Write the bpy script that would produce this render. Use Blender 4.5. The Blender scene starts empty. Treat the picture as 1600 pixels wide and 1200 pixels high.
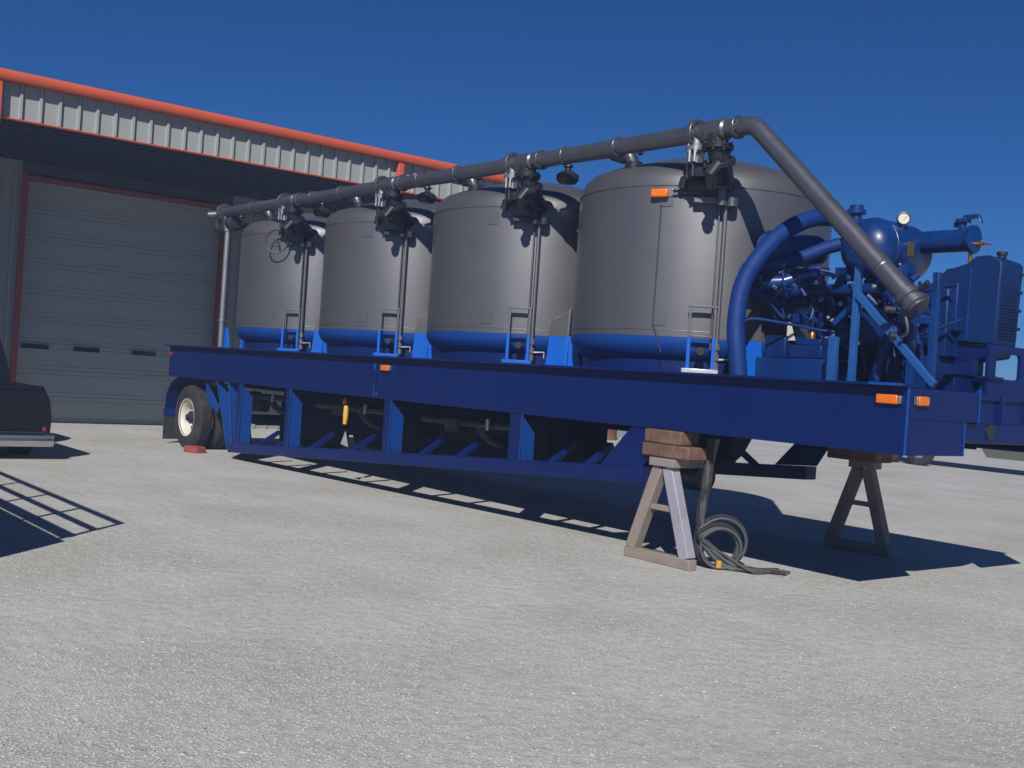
import bpy, math, random
import numpy as np
from mathutils import Vector, Matrix

random.seed(7)
rng = np.random.default_rng(7)
R = math.radians
scene = bpy.context.scene
COL = scene.collection

# ------------------------------------------------------------------ camera
cam_d = bpy.data.cameras.new("camera")
cam = bpy.data.objects.new("camera", cam_d)
COL.objects.link(cam)
scene.camera = cam
CAM = Vector((16.3706, -7.4198, 1.628))
yaw, pitch, roll = R(140.9485), R(-0.6147), R(3.9949)
fwd = Vector((math.cos(yaw) * math.cos(pitch), math.sin(yaw) * math.cos(pitch), math.sin(pitch)))
rt = fwd.cross(Vector((0, 0, 1))).normalized()
up = rt.cross(fwd)
rt2 = rt * math.cos(roll) + up * math.sin(roll)
up2 = up * math.cos(roll) - rt * math.sin(roll)
m = Matrix((rt2, up2, -fwd)).transposed().to_4x4()
m.translation = CAM
cam.matrix_world = m
cam_d.sensor_width = 36.0
cam_d.lens = 36.0 * 1742.65 / 1600.0
cam_d.clip_start = 0.1
cam_d.clip_end = 3000

# ------------------------------------------------------------------ world, sun, exposure
SUN_DIR = Vector((0.90, -1.0, 1.0)).normalized()      # towards the sun
el = math.asin(SUN_DIR.z)
world = bpy.data.worlds.new("World")
scene.world = world
world.use_nodes = True
wn = world.node_tree
for n in list(wn.nodes):
    wn.nodes.remove(n)
sky = wn.nodes.new("ShaderNodeTexSky")
sky.sky_type = 'NISHITA'
sky.sun_disc = False
sky.sun_elevation = el
sky.sun_rotation = math.atan2(SUN_DIR.x, SUN_DIR.y)
sky.altitude = 2500
sky.air_density = 1.0
sky.dust_density = 0.0
sky.ozone_density = 6.0
bg = wn.nodes.new("ShaderNodeBackground")
bg.inputs['Strength'].default_value = 0.055
wo = wn.nodes.new("ShaderNodeOutputWorld")
tn = wn.nodes.new("ShaderNodeMixRGB")            # deep blue of a very clear dry sky
tn.blend_type = 'MULTIPLY'
tn.inputs[0].default_value = 1
tn.inputs[2].default_value = (0.17, 0.505, 0.85, 1)
wn.links.new(sky.outputs[0], tn.inputs[1])
wn.links.new(tn.outputs[0], bg.inputs[0])
wn.links.new(bg.outputs[0], wo.inputs[0])
sun_d = bpy.data.lights.new("sun", 'SUN')
sun_d.energy = 4.0
sun_d.angle = R(0.5)
sun_d.color = (1.0, 0.965, 0.93)
sun = bpy.data.objects.new("sun", sun_d)
COL.objects.link(sun)
sun.rotation_euler = SUN_DIR.to_track_quat('Z', 'Y').to_euler()
vs = scene.view_settings
vs.view_transform = 'Standard'
vs.look = 'None'
vs.exposure = 0.25
vs.gamma = 1.0
vs.use_curve_mapping = False


# ------------------------------------------------------------------ materials
def mat(name, col, rough=0.5, metal=0.0, var=0.12, scale=6.0, bump=0.0, bscale=80.0, spec=0.5, dirt=None, dirt_amt=0.0,
        coat=0.0, rvar=0.08, tint=None):
    mt = bpy.data.materials.new(name)
    mt.use_nodes = True
    nt = mt.node_tree
    b = nt.nodes['Principled BSDF']
    tc = nt.nodes.new('ShaderNodeTexCoord')
    n1 = nt.nodes.new('ShaderNodeTexNoise')
    n1.inputs['Scale'].default_value = scale
    n1.inputs['Detail'].default_value = 6
    nt.links.new(tc.outputs['Object'], n1.inputs['Vector'])
    mx = nt.nodes.new('ShaderNodeMixRGB')
    mx.blend_type = 'MIX'
    a = [c * (1 - var) for c in col]
    bb = [min(1, c * (1 + var)) for c in col] if tint is None else list(tint)
    mx.inputs[1].default_value = (*a, 1)
    mx.inputs[2].default_value = (*bb, 1)
    nt.links.new(n1.outputs[0], mx.inputs[0])
    out = mx.outputs[0]
    if dirt:
        n2 = nt.nodes.new('ShaderNodeTexNoise')
        n2.inputs['Scale'].default_value = scale * 0.45
        n2.inputs['Detail'].default_value = 9
        n2.inputs['Roughness'].default_value = 0.7
        nt.links.new(tc.outputs['Object'], n2.inputs['Vector'])
        rp = nt.nodes.new('ShaderNodeMapRange')
        rp.inputs[1].default_value = 0.5
        rp.inputs[2].default_value = 0.75
        rp.inputs[3].default_value = 0
        rp.inputs[4].default_value = dirt_amt
        nt.links.new(n2.outputs[0], rp.inputs[0])
        m2 = nt.nodes.new('ShaderNodeMixRGB')
        m2.inputs[2].default_value = (*dirt, 1)
        nt.links.new(rp.outputs[0], m2.inputs[0])
        nt.links.new(out, m2.inputs[1])
        out = m2.outputs[0]
    nt.links.new(out, b.inputs['Base Color'])
    n3 = nt.nodes.new('ShaderNodeTexNoise')
    n3.inputs['Scale'].default_value = scale * 2.3
    n3.inputs['Detail'].default_value = 4
    nt.links.new(tc.outputs['Object'], n3.inputs['Vector'])
    rr = nt.nodes.new('ShaderNodeMapRange')
    rr.inputs[3].default_value = max(0.02, rough - rvar)
    rr.inputs[4].default_value = min(1, rough + rvar)
    nt.links.new(n3.outputs[0], rr.inputs[0])
    nt.links.new(rr.outputs[0], b.inputs['Roughness'])
    b.inputs['Metallic'].default_value = metal
    b.inputs['Specular IOR Level'].default_value = spec
    if coat:
        b.inputs['Coat Weight'].default_value = coat
        b.inputs['Coat Roughness'].default_value = 0.07
    if bump:
        nb = nt.nodes.new('ShaderNodeTexNoise')
        nb.inputs['Scale'].default_value = bscale
        nb.inputs['Detail'].default_value = 3
        nt.links.new(tc.outputs['Object'], nb.inputs['Vector'])
        bp = nt.nodes.new('ShaderNodeBump')
        bp.inputs['Strength'].default_value = bump
        bp.inputs['Distance'].default_value = 0.01
        nt.links.new(nb.outputs[0], bp.inputs['Height'])
        nt.links.new(bp.outputs[0], b.inputs['Normal'])
    return mt


M = {}
M['navy'] = mat('navy_paint', (0.0013, 0.0125, 0.092), 0.38, 0, 0.2, 1.5, 0.04, 9, 0.28, (0.008, 0.02, 0.10), 0.4)
M['blue'] = mat('blue_paint', (0.002, 0.062, 0.31), 0.42, 0, 0.15, 3.0, 0.04, 20, 0.4, (0.02, 0.06, 0.2), 0.2)
M['midblue'] = mat('machine_blue_paint', (0.0012, 0.030, 0.155), 0.36, 0, 0.3, 5.0, 0.05, 30, 0.45, (0.002, 0.010, 0.045), 0.75, 0.2)
M['legblue'] = mat('bright_blue_leg_paint', (0.001, 0.105, 0.50), 0.42, 0, 0.12, 4.0, 0.04, 20, 0.35, (0.01, 0.08, 0.3), 0.3)
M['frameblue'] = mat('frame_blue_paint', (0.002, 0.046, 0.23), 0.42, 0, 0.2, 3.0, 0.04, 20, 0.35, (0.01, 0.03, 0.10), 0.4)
M['fadedblue'] = mat('faded_blue_paint', (0.012, 0.085, 0.28), 0.5, 0, 0.2, 5.0, 0.04, 20, 0.35, (0.05, 0.10, 0.2), 0.5)
M['enginedark'] = mat('oily_engine_paint', (0.0012, 0.022, 0.12), 0.45, 0.0, 0.4, 9.0, 0.1, 40, 0.35, (0.002, 0.004, 0.016), 0.75)
M['shaded_trim'] = mat('shade_dark_door_trim', (0.27, 0.04, 0.03), 0.55, 0, 0.1, 2.0)  # orange trim darkened to red; canopy shade painted into the colour
M['tank'] = mat('grey_metallic_paint', (0.152, 0.151, 0.157), 0.47, 0.65, 0.08, 1.2, 0.03, 9, 0.5, (0.135, 0.128, 0.125), 0.4, 0.15)
M['pipe'] = mat('grey_pipe_paint', (0.145, 0.148, 0.17), 0.38, 0.7, 0.12, 4.0, 0.03, 30, 0.5, (0.06, 0.06, 0.065), 0.3)
M['dark'] = mat('dark_steel', (0.032, 0.034, 0.043), 0.42, 0.4, 0.25, 8.0, 0.05, 40)
M['under'] = mat('undercarriage_shade_black', (0.003, 0.005, 0.014), 0.7, 0, 0.3, 3.0, 0.05, 30, 0.15, (0.010, 0.009, 0.008), 0.35)  # near-black; deep shade of the bays put into the colour
M['scuff'] = mat('bare_primer_scuff', (0.03, 0.045, 0.13), 0.7, 0, 0.3, 30.0)
M['bandblue'] = mat('tank_base_blue_paint', (0.0015, 0.046, 0.24), 0.45, 0, 0.12, 2.0, 0.03, 15, 0.35, (0.004, 0.03, 0.14), 0.4)
M['wornsteel'] = mat('worn_pale_steel', (0.33, 0.325, 0.37), 0.6, 0.1, 0.2, 3.0, 0.25, 50, 0.35, (0.20, 0.10, 0.07), 0.8)
M['radblue'] = mat('radiator_paint', (0.0012, 0.022, 0.105), 0.5, 0, 0.25, 5.0, 0.05, 30, 0.3, (0.003, 0.012, 0.05), 0.6)
M['chrome'] = mat('chrome', (0.6, 0.6, 0.6), 0.16, 1.0, 0.05, 5.0, 0, 0, 0.5, None, 0, 0, 0.05)
M['galv'] = mat('bare_metal', (0.42, 0.42, 0.42), 0.35, 0.8, 0.12, 12.0)
M['hose'] = mat('blue_hose_rubber', (0.002, 0.028, 0.15), 0.62, 0, 0.2, 6.0, 0.1, 60, 0.25)
M['glint_steel'] = mat('glint_pale_steel', (0.75, 0.75, 0.75), 0.3, 0.6, 0.06, 12.0)  # pale steel; on the foot plate a painted sun glint
M['rubber'] = mat('tyre_rubber', (0.028, 0.027, 0.026), 0.8, 0, 0.2, 10.0, 0.3, 60, 0.3, (0.12, 0.11, 0.09), 0.5)
M['white_rim'] = mat('white_rim_paint', (0.66, 0.63, 0.55), 0.45, 0, 0.06, 6.0, 0.02, 30, 0.5, (0.32, 0.27, 0.2), 0.35)
M['amber'] = mat('amber_lens', (0.75, 0.16, 0.01), 0.3, 0, 0.08, 60.0, 0.2, 200)
M['redlens'] = mat('red_lens', (0.30, 0.015, 0.015), 0.25, 0, 0.1, 40.0, 0.1, 200)
M['orange'] = mat('orange_trim_paint', (0.56, 0.095, 0.035), 0.5, 0, 0.08, 2.0, 0.02, 20, 0.4, (0.45, 0.11, 0.06), 0.3)
M['panel'] = mat('stone_grey_metal_panel', (0.31, 0.325, 0.305), 0.55, 0, 0.05, 1.2, 0.02, 15, 0.4, (0.25, 0.25, 0.225), 0.25)
M['wallp'] = mat('grey_wall_panel', (0.26, 0.27, 0.255), 0.6, 0, 0.06, 1.2, 0.02, 15)
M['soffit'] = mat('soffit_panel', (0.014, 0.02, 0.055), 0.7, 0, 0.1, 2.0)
M['shaded_header'] = mat('shade_dark_header_panel', (0.06, 0.066, 0.085), 0.65, 0, 0.1, 2.0)  # wall colour darkened above the door; recess shade painted in
M['door'] = mat('door_grey_paint', (0.33, 0.36, 0.35), 0.5, 0, 0.05, 1.0, 0.03, 12, 0.4, (0.18, 0.18, 0.17), 0.3)
M['slot'] = mat('dark_glass', (0.012, 0.013, 0.016), 0.15, 0, 0.1, 4)
M['black'] = mat('black_car_paint', (0.004, 0.005, 0.008), 0.35, 0, 0.15, 2.0, 0, 0, 0.35, (0.012, 0.012, 0.014), 0.15, 0.0)
M['wood'] = mat('weathered_timber', (0.15, 0.085, 0.06), 0.85, 0, 0.4, 9.0, 0.8, 35, 0.2, (0.24, 0.19, 0.15), 0.8)
M['rust'] = mat('rusty_grey_steel', (0.38, 0.28, 0.17), 0.7, 0.0, 0.25, 2.6, 0.3, 50, 0.25, (0.15, 0.065, 0.035), 0.95, tint=(0.25, 0.24, 0.26))
M['brick'] = mat('red_chock', (0.30, 0.055, 0.045), 0.8, 0, 0.25, 20.0, 0.5, 60, 0.2, (0.35, 0.2, 0.16), 0.5)
M['cable'] = mat('grey_cable', (0.075, 0.08, 0.082), 0.55, 0, 0.3, 9.0, 0.1, 90, 0.4, (0.14, 0.13, 0.11), 0.4)
M['yellow'] = mat('yellow_paint', (0.65, 0.36, 0.04), 0.5, 0, 0.1, 8.0)
M['dial'] = mat('dial_face', (0.62, 0.60, 0.50), 0.4, 0, 0.05, 10)
M['plate'] = mat('brass_nameplate', (0.10, 0.085, 0.04), 0.5, 0.3, 0.2, 30)
M['brass'] = mat('brass', (0.4, 0.18, 0.06), 0.35, 0.8, 0.2, 20)
M['grass'] = mat('dry_grass', (0.12, 0.13, 0.07), 0.9, 0, 0.4, 3.0, 0.6, 8, 0.1, (0.22, 0.2, 0.13), 0.6)
M['rustdrum'] = mat('rusty_drum_paint', (0.16, 0.07, 0.04), 0.75, 0.1, 0.4, 6.0, 0.3, 30)


def gravel_material(per_stone=False):
    mt = bpy.data.materials.new('gravel_stone' if per_stone else 'gravel_ground')
    mt.use_nodes = True
    nt = mt.node_tree
    N, L = nt.nodes, nt.links
    b = N['Principled BSDF']
    b.inputs['Roughness'].default_value = 0.9
    b.inputs['Specular IOR Level'].default_value = 0.25
    geo = N.new('ShaderNodeNewGeometry')
    if per_stone:
        cr = N.new('ShaderNodeValToRGB')
        cr.color_ramp.interpolation = 'LINEAR'
        e = cr.color_ramp.elements
        e[0].position, e[0].color = 0.0, (0.336, 0.327, 0.300, 1)
        e[1].position, e[1].color = 1.0, (0.541, 0.542, 0.528, 1)
        for p, c in ((0.12, (0.421, 0.409, 0.373, 1)), (0.4, (0.460, 0.448, 0.418, 1)), (0.6, (0.487, 0.476, 0.450, 1)), (0.8, (0.481, 0.492, 0.489, 1))):
            k = e.new(p)
            k.color = c
        L.new(geo.outputs['Random Per Island'], cr.inputs[0])
        L.new(cr.outputs[0], b.inputs['Base Color'])
        return mt
    pos = geo.outputs['Position']
    big = N.new('ShaderNodeTexNoise')
    big.inputs['Scale'].default_value = 0.55
    big.inputs['Detail'].default_value = 5
    big.inputs['Roughness'].default_value = 0.6
    L.new(pos, big.inputs['Vector'])
    br = N.new('ShaderNodeValToRGB')
    br.color_ramp.elements[0].position = 0.33
    br.color_ramp.elements[0].color = (0.406, 0.390, 0.339, 1)
    br.color_ramp.elements[1].position = 0.62
    br.color_ramp.elements[1].color = (0.492, 0.487, 0.457, 1)
    L.new(big.outputs[0], br.inputs[0])

    sw = N.new('ShaderNodeTexNoise')
    sw.inputs['Scale'].default_value = 0.9
    sw.inputs['Detail'].default_value = 4
    mp = N.new('ShaderNodeMapping')
    mp.inputs['Rotation'].default_value = (0, 0, R(-20))
    mp.inputs['Scale'].default_value = (0.45, 1.6, 1)
    L.new(pos, mp.inputs['Vector'])
    L.new(mp.outputs[0], sw.inputs['Vector'])
    sr = N.new('ShaderNodeMapRange')
    sr.inputs[1].default_value = 0.52
    sr.inputs[2].default_value = 0.70
    sr.inputs[3].default_value = 0.0
    sr.inputs[4].default_value = 0.5
    L.new(sw.outputs[0], sr.inputs[0])
    tan = N.new('ShaderNodeMixRGB')
    tan.inputs[2].default_value = (0.406, 0.382, 0.322, 1)
    L.new(sr.outputs[0], tan.inputs[0])
    L.new(br.outputs[0], tan.inputs[1])

    def cells(scale, lo, hi, rnd=1.0):
        v = N.new('ShaderNodeTexVoronoi')
        v.inputs['Scale'].default_value = scale
        v.inputs['Randomness'].default_value = rnd
        L.new(pos, v.inputs['Vector'])
        sp = N.new('ShaderNodeSeparateColor')
        L.new(v.outputs['Color'], sp.inputs[0])
        mr = N.new('ShaderNodeMapRange')
        mr.inputs[3].default_value = lo
        mr.inputs[4].default_value = hi
        L.new(sp.outputs[0], mr.inputs[0])
        return v, mr
    v1, m1 = cells(75, 0.90, 1.10)
    v2, m2 = cells(24, 0.93, 1.06)
    mul = N.new('ShaderNodeMath')
    mul.operation = 'MULTIPLY'
    L.new(m1.outputs[0], mul.inputs[0])
    L.new(m2.outputs[0], mul.inputs[1])
    mx = N.new('ShaderNodeMixRGB')
    mx.blend_type = 'MULTIPLY'
    mx.inputs[0].default_value = 1
    L.new(tan.outputs[0], mx.inputs[1])
    L.new(mul.outputs[0], mx.inputs[2])
    L.new(mx.outputs[0], b.inputs['Base Color'])
    bp = N.new('ShaderNodeBump')
    bp.inputs['Strength'].default_value = 0.25
    bp.inputs['Distance'].default_value = 0.012
    bp.invert = True
    L.new(v1.outputs['Distance'], bp.inputs['Height'])
    fn = N.new('ShaderNodeTexNoise')
    fn.inputs['Scale'].default_value = 9
    fn.inputs['Detail'].default_value = 6
    L.new(pos, fn.inputs['Vector'])
    bp2 = N.new('ShaderNodeBump')
    bp2.inputs['Strength'].default_value = 0.35
    bp2.inputs['Distance'].default_value = 0.05
    L.new(fn.outputs[0], bp2.inputs['Height'])
    L.new(bp.outputs[0], bp2.inputs['Normal'])
    L.new(bp2.outputs[0], b.inputs['Normal'])
    return mt


M['gravel'] = gravel_material()
M['stone'] = gravel_material(True)


# ------------------------------------------------------------------ mesh builder
class MB:
    def __init__(self):
        self.v, self.f = [], []

    def add(self, vs_, fs):
        o = len(self.v)
        self.v += [tuple(p) for p in vs_]
        self.f += [tuple(i + o for i in f) for f in fs]
        return self

    def box(self, x0, x1, y0, y1, z0, z1):
        x0, x1 = sorted((x0, x1)); y0, y1 = sorted((y0, y1)); z0, z1 = sorted((z0, z1))
        return self.add([(x0, y0, z0), (x1, y0, z0), (x1, y1, z0), (x0, y1, z0), (x0, y0, z1), (x1, y0, z1), (x1, y1, z1), (x0, y1, z1)],
                        [(0, 3, 2, 1), (4, 5, 6, 7), (0, 1, 5, 4), (1, 2, 6, 5), (2, 3, 7, 6), (3, 0, 4, 7)])

    def bar(self, p, q, w, h, ref=(0, 0, 1)):
        p, q = Vector(p), Vector(q)
        d = (q - p).normalized()
        r = Vector(ref)
        s = d.cross(r)
        if s.length < 1e-4:
            s = d.cross(Vector((1, 0, 0)))
        s.normalize()
        u = s.cross(d)
        pts = []
        for c in (p, q):
            for a, b in ((-1, -1), (1, -1), (1, 1), (-1, 1)):
                pts.append(c + s * (a * w / 2) + u * (b * h / 2))
        return self.add(pts, [(0, 3, 2, 1), (4, 5, 6, 7), (0, 1, 5, 4), (1, 2, 6, 5), (2, 3, 7, 6), (3, 0, 4, 7)])

    def tube(self, pts, r, n=16, caps=True, smooth_path=0):
        pts = [Vector(p) for p in pts]
        if smooth_path:
            pts = catmull(pts, smooth_path)
        rs = r if isinstance(r, (list, tuple)) else [r] * len(pts)
        rings = []
        t0 = (pts[1] - pts[0]).normalized()
        a = t0.orthogonal().normalized()
        for i, p in enumerate(pts):
            if i == 0:
                t = t0
            elif i == len(pts) - 1:
                t = (pts[i] - pts[i - 1]).normalized()
            else:
                t = ((pts[i + 1] - p).normalized() + (p - pts[i - 1]).normalized()).normalized()
            a = (a - t * a.dot(t)).normalized()
            b = t.cross(a)
            rings.append([p + (a * math.cos(2 * math.pi * k / n) + b * math.sin(2 * math.pi * k / n)) * rs[i] for k in range(n)])
        vs_ = [v for rg in rings for v in rg]
        fs = []
        for i in range(len(rings) - 1):
            for k in range(n):
                k2 = (k + 1) % n
                fs.append((i * n + k, i * n + k2, (i + 1) * n + k2, (i + 1) * n + k))
        if caps:
            fs.append(tuple(reversed(range(n))))
            fs.append(tuple((len(rings) - 1) * n + k for k in range(n)))
        return self.add(vs_, fs)

    def cyl(self, p, q, r, n=20):
        return self.tube([p, q], r, n)

    def lathe(self, prof, c, axis=(0, 0, 1), n=48):
        """prof: (radius, distance along the axis)"""
        c = Vector(c)
        ax = Vector(axis).normalized()
        a = ax.orthogonal().normalized()
        b = ax.cross(a)
        vs_, idx = [], []
        for r, z in prof:
            if r < 1e-5:
                idx.append([len(vs_)] * n)
                vs_.append(c + ax * z)
            else:
                idx.append([len(vs_) + k for k in range(n)])
                vs_ += [c + ax * z + (a * math.cos(2 * math.pi * k / n) + b * math.sin(2 * math.pi * k / n)) * r for k in range(n)]
        fs = []
        for i in range(len(prof) - 1):
            for k in range(n):
                k2 = (k + 1) % n
                q = [idx[i][k], idx[i][k2], idx[i + 1][k2], idx[i + 1][k]]
                u = []
                for t in q:
                    if t not in u:
                        u.append(t)
                if len(u) > 2:
                    fs.append(tuple(u))
        return self.add(vs_, fs)

    def prism(self, poly, o, u, w, t):
        """poly of (a,b) placed at o + a*u + b*w, extruded along t"""
        o, u, w, t = Vector(o), Vector(u), Vector(w), Vector(t)
        n = len(poly)
        p0 = [o + u * a + w * b for a, b in poly]
        p1 = [p + t for p in p0]
        if u.cross(w).dot(t) < 0:
            p0, p1 = p1, p0
        fs = [tuple(reversed(range(n))), tuple(range(n, 2 * n))]
        for i in range(n):
            j = (i + 1) % n
            fs.append((i, j, n + j, n + i))
        return self.add(p0 + p1, fs)

    def torus(self, c, axis, Rr, r, n=24, k=8, a0=0, a1=2 * math.pi):
        c, ax = Vector(c), Vector(axis).normalized()
        a = ax.orthogonal().normalized()
        b = ax.cross(a)
        pts = [c + (a * math.cos(a0 + (a1 - a0) * i / n) + b * math.sin(a0 + (a1 - a0) * i / n)) * Rr for i in range(n + 1)]
        return self.tube(pts, r, k, caps=False)


def catmull(P, k):
    out = []
    Q = [P[0] * 2 - P[1]] + P + [P[-1] * 2 - P[-2]]
    for i in range(1, len(Q) - 2):
        a, b, c, d = Q[i - 1], Q[i], Q[i + 1], Q[i + 2]
        for j in range(k):
            t = j / k
            out.append(0.5 * ((2 * b) + (c - a) * t + (2 * a - 5 * b + 4 * c - d) * t * t + (3 * b - a - 3 * c + d) * t ** 3))
    out.append(P[-1])
    return out


def obj(name, mb, material, parent=None, bevel=0.0, loc=None, off=(0, 0, 0), label=None, angle=35):
    """one mesh object; its vertices are given in the parent's space (+off)"""
    o3 = Vector(off)
    me = bpy.data.meshes.new(name)
    me.from_pydata([tuple(Vector(v) + o3) for v in mb.v], [], mb.f)
    me.validate()
    me.materials.append(M[material] if isinstance(material, str) else material)
    me.shade_smooth()
    me.set_sharp_from_angle(angle=R(angle))
    o = bpy.data.objects.new(name, me)
    COL.objects.link(o)
    if parent:
        o.parent = parent
    if loc:
        o.location = loc
    if bevel:
        bv = o.modifiers.new('bevel', 'BEVEL')
        bv.width = bevel
        bv.segments = 2
        bv.limit_method = 'ANGLE'
        bv.angle_limit = R(40)
    if label:
        o['label'] = label
    return o


def tag(o, label=None, cat=None, group=None, kind=None):
    if label: o['label'] = label
    if cat: o['category'] = cat
    if group: o['group'] = group
    if kind: o['kind'] = kind
    return o


def thing(name, loc, label, cat, group=None, rz=0.0):
    o = bpy.data.objects.new(name, None)
    COL.objects.link(o)
    o.empty_display_size = 0.3
    o.location = loc
    o.rotation_euler = (0, 0, rz)
    return tag(o, label, cat, group)


# ------------------------------------------------------------------ ground
def grid_ground():
    mb = MB()
    S = 300
    mb.add([(-S, -S, 0), (S, -S, 0), (S, S, 0), (-S, S, 0)], [(0, 1, 2, 3)])
    o = obj('gravel_ground', mb, 'gravel')
    tag(o, kind='structure')
    mb = MB()
    mb.add([(-1.3, 26.2, .004), (290, 33, .004), (290, 290, .004), (-290, 290, .004), (-290, 60, .004), (-9, 40, .004)], [(0, 1, 2, 3, 4, 5)])
    tag(obj('grass_verge', mb, 'grass'), kind='structure')


grid_ground()


def stones():
    # loose stones lying on the near part of the yard
    base_v = np.array([(1, 0, 0), (-1, 0, 0), (0, 1, 0), (0, -1, 0), (0, 0, 1), (.65, .65, .35), (-.6, .7, .3), (.7, -.6, .3), (-.65, -.65, .35)], float)
    base_f = np.array([(0, 5, 4), (5, 2, 4), (2, 6, 4), (6, 1, 4), (1, 8, 4), (8, 3, 4), (3, 7, 4), (7, 0, 4),
                       (0, 2, 5), (2, 1, 6), (1, 3, 8), (3, 0, 7)], int)
    n = 95000
    # polar scatter in front of the camera, thinning with distance
    d = 4.0 + 7.5 * rng.random(n) ** 1.25
    ang = yaw + np.radians(rng.uniform(-28, 28, n))
    x = CAM.x + d * np.cos(ang)
    y = CAM.y + d * np.sin(ang)
    # patches of fines with few stones
    f = np.sin(x * 1.7 + 1.3 * np.sin(y * 1.1)) + np.sin(y * 2.1 + 1.7 * np.sin(x * 0.8)) + .6 * np.sin(x * 4.1 + y * 3.3)
    keep = rng.random(n) < np.clip(0.72 + 0.30 * f, 0.22, 1)
    x, y, d = x[keep], y[keep], d[keep]
    n = len(x)
    s = 0.004 + 0.006 * rng.random(n) ** 2.4
    big_i = rng.random(n) < 0.004
    s = np.where(big_i, rng.uniform(.010, .019, n), s)
    sc = np.stack([s * rng.uniform(.8, 1.5, n), s * rng.uniform(.7, 1.2, n), s * rng.uniform(.22, .42, n)], 1)
    a = rng.uniform(0, 2 * np.pi, n)
    V = base_v[None] * (1 + rng.uniform(-.22, .22, (n, 9, 3)))
    V = V * sc[:, None, :]
    c_, s_ = np.cos(a)[:, None], np.sin(a)[:, None]
    X = V[:, :, 0] * c_ - V[:, :, 1] * s_ + x[:, None]
    Y = V[:, :, 0] * s_ + V[:, :, 1] * c_ + y[:, None]
    Z = V[:, :, 2]
    P = np.stack([X, Y, Z], 2).reshape(-1, 3)
    F = (base_f[None] + (np.arange(n) * 9)[:, None, None]).reshape(-1, 3)
    me = bpy.data.meshes.new('gravel_stones')
    me.vertices.add(len(P))
    me.vertices.foreach_set('co', P.astype(np.float32).ravel())
    me.loops.add(F.size)
    me.loops.foreach_set('vertex_index', F.astype(np.int32).ravel())
    me.polygons.add(len(F))
    me.polygons.foreach_set('loop_start', np.arange(0, F.size, 3, dtype=np.int32))
    me.polygons.foreach_set('loop_total', np.full(len(F), 3, np.int32))
    me.update()
    me.materials.append(M['stone'])
    o = bpy.data.objects.new('gravel_stones', me)
    COL.objects.link(o)
    tag(o, 'loose pale gravel stones strewn over the yard in the foreground', None, None, 'stuff')


stones()

# ------------------------------------------------------------------ workshop building
WX, DX, CX = -6.10, -6.39, -1.90     # wall face, door face, canopy fascia plane
ZB, ZT = 4.96, 5.66                  # fascia bottom, gutter top
bld = thing('workshop_building', (0, 0, 0), 'grey metal workshop with orange gutter, deep canopy and big overhead door', 'building')


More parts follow.
